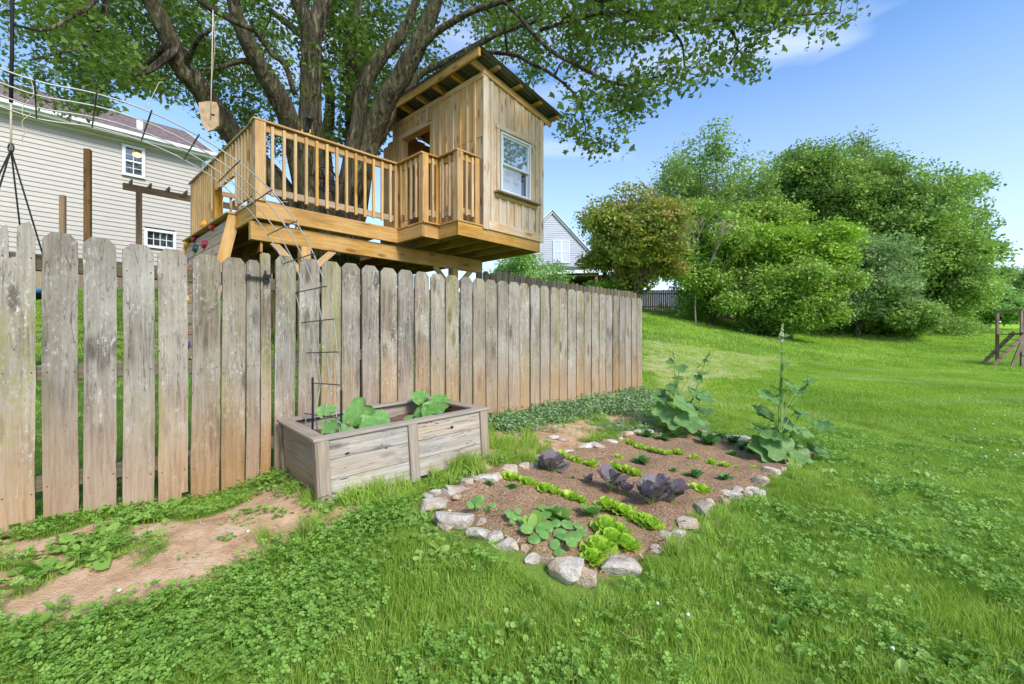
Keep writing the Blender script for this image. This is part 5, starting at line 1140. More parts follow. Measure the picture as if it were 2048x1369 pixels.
# ------------------------------------------------------------------ leaves for real plants
def leaf_mesh(Rr, lobes=5, depth=.12, ruffle=.06, cup=.2, notch=.5, rings=3, seg=28, elong=1.0, seed=0, rf=9, peak=1.0):
    """a leaf blade lying in XY, stalk joint at the origin, tip towards +Y"""
    r = random.Random(seed); ph = r.random() * 6; vs = [Vector((0, 0, 0))]; fs = []
    for q in range(1, rings + 1):
        t = q / rings
        for j in range(seg):
            a = 2 * PI * j / seg; th = a - PI / 2
            rad = Rr * (1 - depth * (.5 - .5 * math.cos(lobes * a)) ** peak * t); rad *= 1 - notch * math.exp(-((min(a, 2 * PI - a)) / .38) ** 2)
            x = math.cos(th) * rad * t; y = (math.sin(th) * rad * t) * elong + Rr * .35 * t * elong
            z = cup * Rr * (t * t) * (.6 + .4 * math.cos(2 * a)) + ruffle * Rr * math.sin(rf * a + ph) * t ** 3 + r.gauss(0, .01 * Rr); vs.append(Vector((x, y, z - .25 * Rr * max(0, y / Rr) ** 2 * abs(cup))))
    for j in range(seg): fs.append((0, 1 + j, 1 + (j + 1) % seg))
    for q in range(rings - 1):
        for j in range(seg): a = 1 + q * seg; fs.append((a + j, a + seg + j, a + seg + (j + 1) % seg, a + (j + 1) % seg))
    return mesh('leaf', vs, fs, True)
def put_leaf(root, me, mat, base, tip_dir, tilt, roll=0, scale=1, sun=False, wild=.34):
    """leaf object: joint at base, tip heading tip_dir (angle); tilt = how far the blade rises from flat, or with sun=True how far its face turns to the open south side"""
    if not me.materials: me.materials.append(mat)
    o = bpy.data.objects.new('leaf', me); C.objects.link(o); o.parent = root
    if sun:
        nn = Vector((.25 * math.sin(tilt) + R.gauss(0, wild), -math.sin(tilt) + R.gauss(0, wild * .5), math.cos(tilt) + .15)).normalized(); t_ = Vector((math.cos(tip_dir), math.sin(tip_dir), -.15 + R.gauss(0, .1))); t_ = (t_ - nn * t_.dot(nn)).normalized(); x_ = t_.cross(nn)
        m = Matrix((x_, t_, nn)).transposed().to_4x4() @ Matrix.Scale(scale, 4); m.translation = base; o.matrix_local = m
    else: o.location = base; o.rotation_euler = Euler((tilt, roll, tip_dir - PI / 2), 'XYZ'); o.scale = (scale,) * 3
    return o
def stems(root, lst, r=.004, mat='stem', name='stems'):
    vs, fs = [], []
    for a, b in lst: a, b = Vector(a), Vector(b); addtube(vs, fs, [a, a.lerp(b, .5) + Vector((0, 0, (b - a).length * .08)), b], [r * 1.3, r, r * .8], 5, 0, False)
    return obj(name, mesh(name, vs, fs, True), M[mat], root)
SQ = [leaf_mesh(.105, 5, .14, .05, .18, .55, seed=k, rf=11) for k in range(3)]
def squash(px, py, label, leaves):
    """leaves: photograph centre, size px, distance"""
    b = P(px, py, leaves[0][3]); b.z = PK.z + .26 + .03; root = empty('squash_plant', b, 0, label, 'plant', 'squash plants in the planter box'); st = []
    for i, (x, y, w, Y, dr, tl) in enumerate(leaves):
        p = P(x, y, Y) - b; d = Vector((math.cos(dr), math.sin(dr), 0)); sc_ = w / F * Y / .17; j = p - d * .03 * sc_; put_leaf(root, SQ[i % 3], M['squash'], j, dr, tl, 0, sc_, True, .6); st.append(((R.gauss(0, .01), R.gauss(0, .01), 0), j))
    stems(root, st, .004)
squash(700, 850, 'squash plant with big leaves growing through the foot of the wire trellis', [(656,826,36,3.0,2.5,.5),(662,846,38,2.9,-1.8,.9),(722,816,56,3.05,-2.2,1.0),(748,836,56,3.0,-.9,.85),(690,838,24,2.9,0,.7),(694,857,28,2.85,-1.2,.6),(715,850,26,2.95,1,.5)])
squash(850, 830, 'smaller squash plant at the far end of the planter box', [(843,798,34,3.7,2.6,.5),(872,806,52,3.6,-.6,.75),(842,820,36,3.5,-1.9,.9),(862,824,34,3.5,-1.2,.6),(822,834,24,3.45,2.9,.2),(886,812,30,3.7,.2,.7),(836,808,22,3.7,3.2,.3)])
HL = [leaf_mesh(.1, 5, .30, .07, .25, .5, seed=20 + k, rf=10, peak=1.3) for k in range(4)]
def hollyhock(bx, by, label, stalks, leaves):
    b = G(bx, by); root = empty('hollyhock', b, 0, label, 'plant'); st = []
    for k, (pts, r, spike) in enumerate(stalks):
        q = [P(x, y, b.y + dy) - b for x, y, dy in pts]; q[0] = Vector((0, 0, -.02)) + Vector((R.gauss(0, .02), R.gauss(0, .02), 0)); tube('stalk', crom(q, 4), list(np.linspace(r, r * .35, len(crom(q, 4)))), M['stem'], root, 7)
        top = q[-1]; dn = (q[-2] - q[-1]).normalized(); vs, fs = [], []
        for j in range(int(spike / .011)):
            c = top + dn * j * .011 + Vector((R.gauss(0, .004), R.gauss(0, .004), 0)) * (1 + j * .12); rr = .0055 + .0008 * j; kk = len(vs); bm = bmesh.new(); bmesh.ops.create_icosphere(bm, subdivisions=1, radius=rr * R.uniform(.7, 1.15))
            vs += [c + Vector((v.co.x, v.co.y, v.co.z * 1.4)) for v in bm.verts]; fs += [tuple(kk + v.index for v in f.verts) for f in bm.faces]; bm.free()
        obj('bud_spike', mesh('bud_spike', vs, fs, True), M['bud'] if k == 0 else M['holly'], root)
    for i, (x, y, w, dy, dr, tl) in enumerate(leaves):
        p = P(x, y, b.y + dy) - b; sc_ = w / F * b.y / .2; d = Vector((math.cos(dr), math.sin(dr), 0)); j = p - d * .04 * sc_; put_leaf(root, HL[i % 4], M['holly'], j, dr, tl * .75 + .1, 0, sc_ * 1.08, True)
        low = Vector((0, 0, max(0, min(j.z * .55, j.z - .12)))); st.append((low, j))
    stems(root, st, .0035, name='leaf_stalks')
h2 = [(1535,955-30,64,-.15,-2.3,.9)]
hollyhock(1562, 912, 'tall hollyhock with one high pale bud spike at the right corner of the bed',
 [([(1562,912,0),(1558,830,0),(1562,740,0),(1565,648,0)],.009,.17),([(1575,910,0),(1598,830,.1),(1608,790,.1),(1618,752,.1)],.006,.10)],
 [(1535,872,74,-.15,3.4,.2),(1560,884,70,-.25,-1.5,1.1),(1530,896,62,-.2,-2.4,1.0),(1610,876,72,-.1,-.2,.35),(1632,896,56,-.1,-.5,.6),(1603,906,42,-.3,-1.4,1.2),(1540,842,54,0,2.7,.5),(1525,828,50,.1,3.0,.5),(1575,842,56,.1,-.7,.7),(1604,862,44,.15,.3,.4),(1640,852,50,.25,.1,.3),(1510,858,40,0,3.1,.15),(1580,812,48,.1,.2,.5),(1600,824,40,.1,-.4,.5),(1552,800,30,-.05,2.4,.5),(1530,790,34,0,3.0,.3),(1572,755,40,-.05,-.3,.25),(1582,768,38,.05,-.5,.25),(1557,782,36,0,2.8,.3),(1570,728,22,0,.3,.5),(1586,784,26,.1,.2,.9),(1615,765,30,.1,.2,.4),(1568,672,20,0,-.2,.6),(1563,704,14,0,2.9,.5),(1605,785,24,.1,1.0,.4),(1560,866,48,.2,1.5,.6),(1590,890,40,.1,.8,.6)])
hollyhock(1358, 868, 'bushy hollyhock with two short dark bud spikes at the back of the bed',
 [([(1352,868,0),(1350,790,0),(1349,745,0),(1348,698,0)],.008,.09),([(1372,866,.1),(1392,780,.1),(1402,745,.1),(1420,702,.1)],.008,.13)],
 [(1318,802,46,0,2.9,.4),(1330,820,50,-.1,-2.5,.9),(1312,840,40,.1,3.0,.3),(1345,792,46,.1,1.8,.5),(1365,800,66,-.15,-.4,.55),(1350,830,52,-.2,-1.6,1.1),(1378,832,62,-.2,-.9,.9),(1402,842,50,-.05,-.3,.6),(1408,824,38,.1,.2,.5),(1392,788,44,.05,.1,.4),(1412,790,40,0,-.9,.7),(1346,772,32,0,2.5,.4),(1362,740,28,.05,.4,.4),(1340,722,20,0,3.0,.4),(1396,758,26,.1,2.6,.6),(1404,748,26,.1,.1,.4),(1395,730,18,.1,2.8,.4),(1412,722,18,.1,.1,.4),(1356,758,26,.1,.9,.4),(1322,784,30,.1,2.4,.5),(1336,846,34,-.1,-2.0,.9),(1376,812,40,.2,1.2,.5),(1330,800,40,.2,2.0,.5)])
LT = [leaf_mesh(.05, 3, .10, .16, .55, .1, 3, 26, 1.15, seed=50 + k, rf=9) for k in range(4)]; LT2 = [leaf_mesh(.03, 3, .12, .22, .5, .1, 2, 20, 1.2, seed=60 + k, rf=8) for k in range(3)]
def rosette(px, py, w, label, mat='lettuce', name='lettuce_plant', cat='lettuce', group=None, n=12, ms=LT, base=.05, rise=.9):
    if w < 40 and cat == 'lettuce': w *= R.uniform(.75, 1.3); n += R.randint(-2, 2); px += R.gauss(0, 2)
    g0 = G(px, py + w * .12); s_ = w / F * g0.y / (base * 2.3); root = empty(name, g0, 0, label, cat, group)
    for i in range(n):
        t = i / n; a = i * 2.4 + R.random() * .4; rr = (1 - t) * base * .75 * s_; put_leaf(root, ms[i % len(ms)], M[mat], Vector((math.cos(a) * rr * .5, math.sin(a) * rr * .5, .012 * s_ + t * base * .7 * s_)), a, .35 + rise * t + R.gauss(0, .1), R.gauss(0, .2), s_ * (.95 - .35 * t))
    return root
big = [(1197,1108,56,'large bright lettuce head beside the nasturtium at the front corner'),(1222,1090,52,'tall bright lettuce head at the centre of the front corner clump'),(1252,1098,46,'bright lettuce head at the right of the front corner clump'),(1188,1126,44,'yellow-green lettuce head lowest in the front corner clump'),(1212,1062,48,'bright lettuce head at the back of the front corner clump'),(1236,1072,42,'ruffled lettuce head at the back right of the corner clump')]
for x, y, w, l_ in big: rosette(x, y, w, l_, group='lettuces in the front corner clump', n=13)
row = [(1213,1018),(1232,1022),(1248,1031),(1264,1040),(1280,1046),(1295,1052),(1308,1058)]
for i, (x, y) in enumerate(row): rosette(x, y, 36, f'ruffled lettuce, {ORD[i]} from the left in the row of full heads', group='row of full lettuce heads', n=10)
row = [(1012,957),(1022,962),(1040,966),(1056,973),(1070,978),(1083,982),(1096,986),(1110,990),(1122,994),(1136,999),(1150,1002),(1163,1006)]
for i, (x, y) in enumerate(row): rosette(x, y, 23, f'small frilly lettuce, {ORD[i]} from the stones in the front row', group='front row of small lettuces', n=8, ms=LT2, base=.03)
row = [(1122,916),(1134,920),(1147,924),(1160,928),(1174,932),(1184,934),(1228,938),(1240,942),(1252,946),(1270,952),(1296,958)]
for i, (x, y) in enumerate(row): rosette(x, y, 19, f'small lettuce, {ORD[i]} from the stones in the middle row', group='middle row of small lettuces', n=7, ms=LT2, base=.03)
row = [(1246,886),(1258,890),(1270,893),(1282,897),(1294,900),(1308,903),(1320,906),(1334,909),(1350,909),(1360,910)]
for i, (x, y) in enumerate(row): rosette(x, y, 14, f'tiny lettuce, {ORD[i]} from the stones in the back row', group='back row of tiny lettuces', n=6, ms=LT2, base=.03)
spr = [(1389,920,16),(1424,929,14),(1453,934,16),(1475,937,13),(1502,939,14),(1514,939,10),(1236,918,12),(1336,926,10),(1374,933,8),(1392,982,24),(1405,987,22),(1384,978,16)]
pos = ['right of the back row beside the kale','right of the pale sprout','near the right stones','by the right stones','left of the white stone','closest to the white stone','behind the dark seedling','alone in the bed centre','smallest in the bed centre','in the clump by the right stones','lower right in the clump by the stones','left in the clump by the stones']
for (x, y, w), q in zip(spr, pos): rosette(x, y, w, 'single light green lettuce seedling ' + q, group='scattered lettuce seedlings', n=7, ms=LT2, base=.03)
SD = [leaf_mesh(.022, 3, .05, .05, .3, .1, 2, 12, 1.7, seed=70 + k) for k in range(3)]
sdl = [(1284,928,22,'dark green seedling with long leaves in the bed centre'),(1345,946,13,'small dark seedling in front of the bed centre'),(1389,956,22,'low dark green seedling between kale and right stones'),(1450,961,18,'low dark green seedling nearest the right stones'),(1292,876,20,'dark seedling at the back edge by the stones'),(1328,882,20,'leafy dark seedling below the bushy hollyhock'),(1352,876,22,'reddish-stemmed chard seedling under the bushy hollyhock'),(1417,890,28,'broad clump of seedlings at the back of the bed'),(1402,876,16,'small seedling beside the back stones'),(1470,888,20,'seedling in front of the long white stone'),(1485,900,16,'seedling left of the tall hollyhock'),(1520,908,18,'light seedling at the foot of the tall hollyhock'),(1500,908,14,'tiny seedling left of the hollyhock foot'),(1466,912,14,'thin dark seedling in the back right of the bed'),(1462,886,14,'upright seedling at the back right'),(978,972,14,'tiny seedling by the left stones'),(1024,978,14,'tiny pale seedling behind the left stones'),(1440,878,14,'seedling behind the broad clump'),(1533,924,12,'small dark seedling near the corner stone'),(1494,894,14,'seedling between white stone and hollyhock'),(1145,962,12,'thin seedling between the purple mustard plants')]
for x, y, w, l_ in sdl: rosette(x, y, w, l_, 'seedling', 'seedling', 'seedling', 'seedlings scattered over the bed', 8, SD, .022, .7)
# nasturtium and upright green
NS = [leaf_mesh(.03, 8, .05, .03, -.12, 0, 2, 18, 1.0, seed=80 + k) for k in range(2)]
def nast(px, py, label, leaves):
    b = G(px, py); root = empty('nasturtium', b, 0, label, 'plant', 'nasturtiums in the bed'); st = []
    for i, (x, y, w) in enumerate(leaves):
        g1 = G(x, y + 12); Y = g1.y; p = P(x, y, Y) - b; p.z = max(p.z, g1.z - b.z + R.uniform(.03, .07)); put_leaf(root, NS[i % 2], M['nast'], p, R.uniform(0, 6.28), R.uniform(.2, .8), 0, w / F * Y / .045, True); st.append((Vector((p.x * .4, p.y * .4, 0)), p))
    stems(root, st, .002)
f1 = lambda l_: [(830 + x / 4.096, 880 + y / 4.096, w / 4.096) for x, y, w in l_]
nast(*f1([(1180,900,1)])[0][:2], 'large nasturtium with round leaves left of the lettuce clump', f1([(1030,785,95),(1095,745,75),(1060,680,80),(1170,770,80),(1240,720,90),(1165,715,70),(1310,770,90),(1310,850,110),(1225,830,90),(1270,790,80),(990,850,80),(930,770,80),(1145,885,70),(1195,930,75),(1380,810,80),(1265,900,70),(1070,830,70),(935,735,60),(1350,740,60)]))
nast(*f1([(800,690,1)])[0][:2], 'small nasturtium left of the upright green plant', f1([(760,640,60),(820,650,60),(795,720,45),(840,630,45),(770,670,45),(880,680,60)]))
nast(*f1([(505,590,1)])[0][:2], 'lone small nasturtium nearest the left stones', f1([(485,525,70),(545,510,55),(455,570,55),(525,575,55),(585,550,45),(650,580,40),(665,620,45)]))
LG = [leaf_mesh(.05, 3, .03, .04, .15, .2, 3, 16, 1.9, seed=90 + k) for k in range(2)]
g0 = G(*f1([(985,800,1)])[0][:2]); ro = empty('upright_greens', g0, 0, 'upright light green plant with long tongue-shaped leaves by the nasturtium', 'plant')
for a, t_, s_ in ((1.4, 1.25, .9), (2.6, 1.0, .8), (.6, 1.1, .7), (3.4, .5, .7), (-.6, .6, .6), (1.9, 1.35, .75)): put_leaf(ro, LG[0], M['weed'], Vector((.01 * math.cos(a), .01 * math.sin(a), .02)), a, t_, 0, s_)
for x, y, l_ in ((1195, 655, 'pale blue-green leafy plant between lettuce rows'), (1430, 610, 'grey-green floppy plant beside the full lettuce row'), (1110, 625, 'light green two-leaved plant behind the nasturtium')):
    q = f1([(x, y, 1)])[0]; g0 = G(q[0], q[1] + 8); ro = empty('leafy_plant', g0, 0, l_, 'plant')
    for k in range(7): a = k * .95 + R.random() * .4; put_leaf(ro, LG[k % 2], M['nast'] if x != 1430 else M['squash'], Vector((0, 0, .03)), a, R.uniform(.3, .9), R.gauss(0, .2), R.uniform(.5, .8))
# purple mustard
KL = [leaf_mesh(.05, 7, .10, .12, .2, .3, 4, 30, 1.35, seed=95 + k, rf=13) for k in range(4)]
def mustard(px, py, sz_, label, n):
    g0 = G(px, py); root = empty('purple_mustard', g0, 0, label, 'plant', 'purple mustard plants'); st = []; s_ = sz_ / F * g0.y / .185; n += 4
    for i in range(n):
        a = i * 2.4 + R.gauss(0, .3); h = R.uniform(.045, .11) * s_; rr = R.uniform(.02, .06) * s_; p = Vector((math.cos(a) * rr, math.sin(a) * rr, h)); put_leaf(root, KL[i % 4], M['kale'], p, a, R.uniform(.3, 1.5), R.gauss(0, .4), s_ * R.uniform(.55, .95)); st.append(((0, 0, 0), p))
    stems(root, st, .0035 * s_)
for x, y, s_, l_, n_k in ((1105,950,52,'purple mustard clump nearest the planter stones',11),(1175,968,26,'small thin purple mustard plant left of the big clump',5),(1222,984,56,'tall purple mustard plant with one upright leaf, mid row',8),(1250,992,36,'green-purple mustard plant in the middle of the row',7),(1303,1012,72,'big purple mustard plant right of the middle',10),(1342,1010,62,'largest dark purple mustard with curled upright leaves by the right stones',10),(1088,944,30,'small purple mustard at the planter edge of the bed',6)): mustard(x, y, s_, l_, n_k)

# ------------------------------------------------------------------ ground cover
def ground_pts(n, x0, x1, y0, y1, seed, grid=True):
    g = np.random.default_rng(seed); x = g.uniform(x0, x1, n); y = g.uniform(y0, y1, n); return x, y, g
def cull(x, y, m=1.35, extra=.9): return (np.abs(x) < y * 1.113 * m + extra)
def blades(name, n, rad, h, w, mat, seed, lean=.5, seg=2):
    r = random.Random(seed); vs, fs = [], []
    for _ in range(n):
        a = r.uniform(0, 2 * PI); q = rad * r.random() ** .5; x, y = math.cos(a) * q, math.sin(a) * q; d = r.uniform(0, 2 * PI); hh = h * r.uniform(.55, 1.15); ln = hh * abs(r.gauss(0, lean)); dx, dy = math.cos(d), math.sin(d); t = r.uniform(0, 2 * PI); ax, ay = math.cos(t) * w, math.sin(t) * w; k = len(vs)
        vs += [(x - ax, y - ay, -.004), (x + ax, y + ay, -.004), (x + dx * ln * .35 + ax * .8, y + dy * ln * .35 + ay * .8, hh * .6), (x + dx * ln * .35 - ax * .8, y + dy * ln * .35 - ay * .8, hh * .6), (x + dx * ln, y + dy * ln, hh)]; fs += [(k, k + 1, k + 2, k + 3), (k + 3, k + 2, k + 4)]
    me = mesh(name, vs, fs); me.materials.append(mat); return me
def veg_mask(x, y):
    d, t, b = fields(x, y); pl = inside(PLAN, x, y)
    for sx_, sy_, ra_, rb_ in STONES: pl |= ((x - sx_) / (ra_ + .03)) ** 2 + ((y - sy_ + .035) / (rb_ + .07)) ** 2 < 1
    return d, t, b, pl
def lay(name, x, y, g, variants, smin, smax, tilt=.12, label=None, zoff=0, hs=None):
    z = T(x, y) + zoff; near = (y < 9) & (y > 0); z = z + np.where(near, (vnoise(x, y, .3, 20) - .5) * .03, 0); n = len(x); s_ = g.uniform(smin, smax, n)
    if hs is not None: s_ = np.c_[s_, s_, s_ * hs]
    o = scatter(name, np.c_[x, y, z], np.c_[g.normal(0, tilt, n), g.normal(0, tilt, n), g.uniform(0, 6.28, n)], s_, variants)
    if label: tag(o, label[0], label[1])
    return o
# near lawn
GB = [blades('grass_blades', 22, .045, .043, .0014, M['grass'], k) for k in range(6)]
x, y, g = ground_pts(150000, -9, 12, 1.0, 7.2, 1); k = cull(x, y, 1.3, 1.6); x, y = x[k], y[k]; keep = g.random(len(x)) < np.clip(1.25 - (y - 1) * .13, .35, 1); x, y = x[keep], y[keep]
d, t, b, pl = veg_mask(x, y); q = vnoise(x, y, .22, 40); weed = inside(WEED, x, y) | inside(MINT, x, y); yard = inside(DARKYARD, x, y)
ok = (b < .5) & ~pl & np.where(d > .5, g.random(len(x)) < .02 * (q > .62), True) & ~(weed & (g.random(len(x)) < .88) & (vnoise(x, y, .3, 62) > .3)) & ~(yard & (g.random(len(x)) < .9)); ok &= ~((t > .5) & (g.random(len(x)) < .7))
x, y = x[ok], y[ok]; hs = .5 + 1.2 * vnoise(x, y, .24, 41) ** 1.6 * (1 - inside(TAN, x, y) * .6); lay('grass', x, y, g, GB, .8, 1.25, .15, None, 0, hs)
# mid lawn
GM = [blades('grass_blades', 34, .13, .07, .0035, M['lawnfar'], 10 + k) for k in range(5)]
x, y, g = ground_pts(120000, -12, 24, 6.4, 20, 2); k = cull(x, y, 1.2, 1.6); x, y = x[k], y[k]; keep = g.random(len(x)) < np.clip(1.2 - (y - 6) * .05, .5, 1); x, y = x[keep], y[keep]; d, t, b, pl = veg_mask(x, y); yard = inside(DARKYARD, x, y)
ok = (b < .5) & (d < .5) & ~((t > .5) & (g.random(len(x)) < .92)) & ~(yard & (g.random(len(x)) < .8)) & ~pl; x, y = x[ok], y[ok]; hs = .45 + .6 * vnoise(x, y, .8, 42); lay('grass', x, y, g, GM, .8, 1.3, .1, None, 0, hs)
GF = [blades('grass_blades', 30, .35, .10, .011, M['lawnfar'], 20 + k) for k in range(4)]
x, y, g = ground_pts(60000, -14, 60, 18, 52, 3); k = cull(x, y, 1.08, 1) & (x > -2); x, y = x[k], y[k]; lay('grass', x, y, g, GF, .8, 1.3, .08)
# longer tufts at edges of planter, stones and fence
TU = [blades('grass_tuft', 34, .035, .13, .0021, M['grass'], 30 + k, .55) for k in range(4)]
tx, ty = [], []; g = np.random.default_rng(8)
def along(p, q, n, sp=.05):
    a, b = G(*p), G(*q)
    for i in range(n): t_ = g.random(); tx.append(a.x + (b.x - a.x) * t_ + g.normal(0, sp)); ty.append(a.y + (b.y - a.y) * t_ + g.normal(0, sp))
along((700,1010),(860,960),46,.06); along((860,960),(960,935),22,.05); along((975,905),(1080,885),30,.09); along((860,990),(1000,1100),22,.06); along((1010,1110),(1130,1170),26,.05); along((1290,1130),(1440,1020),30,.07); along((1440,1010),(1600,940),26,.06); along((1000,940),(1100,900),26,.07); along((560,1085),(640,1050),8,.05); along((800,965),(830,940),8,.02); along((1140,905),(1280,862),10,.05); along((1290,790),(1290,830),8,.05)
tx, ty = np.array(tx), np.array(ty); ok = ~veg_mask(tx, ty)[3] & ~inside(BED, tx, ty); tx, ty = tx[ok], ty[ok]; lay('grass_tufts', tx, ty, g, TU, .6, 1.2, .2)
# clover
def clover_mesh(n, rad, s_, seed):
    r = random.Random(seed); vs, fs = [], []
    for _ in range(n):
        a = r.uniform(0, 6.28); q = rad * r.random() ** .5; c = Vector((math.cos(a) * q, math.sin(a) * q, r.uniform(.025, .06))); e = Euler((r.gauss(0, .35), r.gauss(0, .35), r.uniform(0, 6.28))).to_matrix(); ss = s_ * r.uniform(.7, 1.3)
        for j in range(3):
            t = j * 2 * PI / 3; rot = Matrix.Rotation(t, 3, 'Z'); k = len(vs)
            for x_, y_, z_ in ((0, .06, 0), (.42, .45, .10), (.40, .85, .12), (0, .95, .02), (-.40, .85, .12), (-.42, .45, .10)): vs.append(c + e @ (rot @ Vector((x_, y_, z_)) * ss))
            fs += [(k, k + 1, k + 2, k + 3), (k, k + 3, k + 4, k + 5)]
        k = len(vs); vs += [Vector((c.x - .0008, c.y, 0)), Vector((c.x + .0008, c.y, 0)), c + Vector((.0006, 0, 0)), c - Vector((.0006, 0, 0))]; fs.append((k, k + 1, k + 2, k + 3))
    me = mesh('clover_leaves', vs, fs); me.materials.append(M['clover']); return me
CLV = [clover_mesh(9, .06, .0125, k) for k in range(5)]
x, y, g = ground_pts(60000, -6, 9, 1.0, 5.6, 4); k = cull(x, y, 1.3, 1.4); x, y = x[k], y[k]; d, t, b, pl = veg_mask(x, y); px = 1024 + F * x / y; v_ = vnoise(x, y, .45, 50)
dens = np.where(x < -.1, np.where(y < 2.7, .95, .3), np.where(x > .7, .26, .2)); dens = dens * np.clip((v_ - .25) * 3, 0, 1); ok = (g.random(len(x)) < dens) & (d < .5) & (b < .5) & ~pl & ~inside(DARKYARD, x, y); x, y = x[ok], y[ok]; lay('clover', x, y, g, CLV, .75, 1.25, .1)
# broad weeds by the gate and planter, ground cover by the far fence
def weed_mesh(n, rad, size, seed, mat, el=1.3, hmax=.08):
    r = random.Random(seed); vs, fs = [], []
    for _ in range(n):
        a = r.uniform(0, 6.28); q = rad * r.random() ** .5; s_ = size * r.uniform(.5, 1.2); c = Vector((math.cos(a) * q, math.sin(a) * q, r.uniform(.01, hmax))); e = Euler((r.gauss(.1, .35), r.gauss(0, .35), r.uniform(0, 6.28))).to_matrix(); k = len(vs); m = 9; vs.append(c)
        for j in range(m): t = 2 * PI * j / m; rr = s_ * (1 + .12 * (j % 2)); vs.append(c + e @ Vector((math.cos(t) * rr, (math.sin(t) * el + .6) * rr, .22 * rr * math.cos(2 * t) + r.gauss(0, .04) * rr)))
        for j in range(m): fs.append((k, k + 1 + j, k + 1 + (j + 1) % m))
    me = mesh('weed_leaves', vs, fs); me.materials.append(mat); return me
WD = [weed_mesh(10 + k, .08, .011 + .0025 * k, k, M['weed'], 1.0 + .2 * k, .045) for k in range(4)]; WB = [weed_mesh(4, .10, .022, 9 + k, M['weed'], 1.2, .05) for k in range(3)]
def fill(pg, n, seed, jit=.06):
    g = np.random.default_rng(seed); lo, hi = pg.min(0) - jit, pg.max(0) + jit; x = g.uniform(lo[0], hi[0], n); y = g.uniform(lo[1], hi[1], n); ok = inside(pg, x + g.normal(0, jit, n), y + g.normal(0, jit, n)) & ~inside(PLAN, x, y) & ~inside(BED, x, y); return x[ok], y[ok], g
x, y, g = fill(WEED, 950, 5, .08); ok = vnoise(x, y, .17, 60) > .44; lay('weeds', x[ok], y[ok], g, WD + WB, .6, 1.2, .15)
x, y, g = fill(WEED2, 260, 6); lay('weeds', x, y, g, WD, .6, 1.0, .15)
x, y, g = fill(BED + 0, 1, 6)
MT = [weed_mesh(26, .10, .0115, 30 + k, M['mint'], 1.25, .09) for k in range(4)]
x, y, g = fill(MINT, 1900, 7, .09); lay('ground_cover', x, y, g, MT, .7, 1.2, .15)
MT2 = poly([(1180,875),(1240,866),(1310,868),(1300,845),(1250,850)]); x, y, g = fill(MT2, 260, 8, .06); lay('ground_cover', x, y, g, MT, .5, .9, .15)
# scattered broad-leaved weeds in the lawn on the right and bottom
x, y, g = ground_pts(2600, -3, 6, 1.1, 4.6, 12); ok = cull(x, y, 1.1, .3); x, y = x[ok], y[ok]; d, t, b, pl = veg_mask(x, y); ok = (d < .5) & (b < .5) & ~pl & (vnoise(x, y, .5, 61) > .52) & ~inside(DARKYARD, x, y); lay('lawn_weeds', x[ok], y[ok], g, WD, .55, .95, .2)
x, y, g = fill(DIRT[0], 230, 14, .04); ok = vnoise(x, y, .13, 63) > .70; lay('weeds', x[ok], y[ok], g, WD, .35, .8, .25)
x, y, g = fill(DIRT[2], 60, 15, .0); lay('weeds', x, y, g, WD, .3, .7, .2)
# mulch chips and straw
def chip(L, w, h, seed, mat):
    r = random.Random(seed); vs = [(-L, -w * r.uniform(.5, 1), 0), (L, -w * r.uniform(.3, 1), h * .3), (L * .9, w * r.uniform(.4, 1), 0), (-L * .8, w, h * .2), (-L * .8, -w * .6, h), (L * .8, -w * .5, h * 1.1), (L * .7, w * .5, h), (-L * .7, w * .6, h * .9)]
    me = mesh('chip', vs, [(0, 3, 2, 1), (4, 5, 6, 7), (0, 1, 5, 4), (1, 2, 6, 5), (2, 3, 7, 6), (3, 0, 4, 7)]); me.materials.append(mat); return me
CH = [chip(.015 * a, .0042 * b_, .0035, k, M['chip']) for k, (a, b_) in enumerate(((1, 1), (.6, 1.3), (1.5, .8), (.4, 1), (.9, .6)))]
x, y, g = fill(BED, 42000, 16, .015); lay('mulch', x, y, g, CH, .6, 1.5, .45, None, .026)
ST = [chip(.03, .0012, .0012, 20 + k, M['straw']) for k in range(3)]
x, y, g = fill(DIRT[2], 1500, 17, .05); lay('straw', x, y, g, ST, .5, 1.5, .2, None, .004)
x, y, g = fill(DIRT[0], 700, 18, .04); lay('straw', x, y, g, ST, .3, 1.0, .2, None, .004)
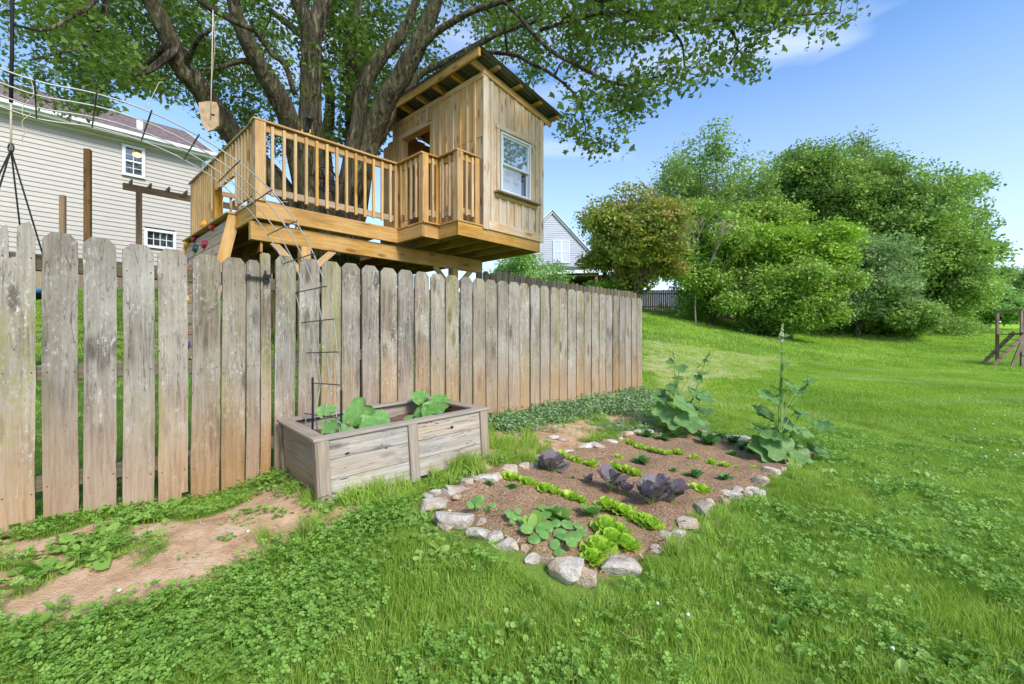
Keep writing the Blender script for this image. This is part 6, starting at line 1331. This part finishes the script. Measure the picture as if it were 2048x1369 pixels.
x, y, g = fill(BED, 900, 19, .0); lay('straw', x, y, g, ST, .3, .8, .2, None, .022)
# pebbles on bare soil
PB = []
for k in range(3):
    bm = bmesh.new(); bmesh.ops.create_icosphere(bm, subdivisions=1, radius=.006)
    for v in bm.verts: v.co *= R.uniform(.7, 1.2); v.co.z *= .6
    me = bpy.data.meshes.new('pebble'); bm.to_mesh(me); bm.free(); me.materials.append(M['rock']); PB.append(me)
for s_, pg in enumerate((DIRT[0], DIRT[2], DIRT[3], BED)): x, y, g = fill(pg, 260, 30 + s_, .02); lay('pebbles', x, y, g, PB, .3, 1.1, .3, None, .004)
# white clover flower heads
bm = bmesh.new(); bmesh.ops.create_icosphere(bm, subdivisions=2, radius=.0065)
for v in bm.verts: v.co *= 1 + .15 * math.sin(v.co.x * 2000) * math.cos(v.co.y * 1700)
fl = bpy.data.meshes.new('flower_head'); bm.to_mesh(fl); bm.free(); fl.materials.append(M['cloverflower']); vs, fs = [], []; addtube(vs, fs, [Vector((0, 0, -.06)), Vector((.003, 0, -.03)), Vector((0, 0, -.006))], .0012, 4); stm = mesh('flower_stem', vs, fs); stm.materials.append(M['stem'])
fpx = [(1376,1251),(1785,1322),(239,1202),(1315,1228),(496,1079)] + [(1961,882),(1977,877),(1996,840),(2009,832),(2032,845),(1986,850),(1949,860),(1957,838),(2040,843),(2045,912),(1994,905),(1962,900),(1971,918),(2030,915)]
for i, (x, y) in enumerate(fpx):
    g0 = G(x, y + 6); s_ = 1.0 if y > 1000 else 1.5
    lab = ['white clover flower by itself in the lawn below the front corner stones', 'white clover flower in the lawn near the bottom right', 'white clover flower beside the bare path at lower left', 'small clover flower just right of the front corner stone', 'small white clover flower at the edge of the bare path'][i] if i < 5 else 'white clover flower in the cluster near the right edge of the lawn'
    o = obj('clover_flower', fl, None); o.location = g0 + Vector((0, 0, .055)); o.scale = (s_,) * 3; tag(o, lab, 'flower', 'clover flowers in the lawn')
    q = bpy.data.objects.new('stem', stm); C.objects.link(q); q.parent = o
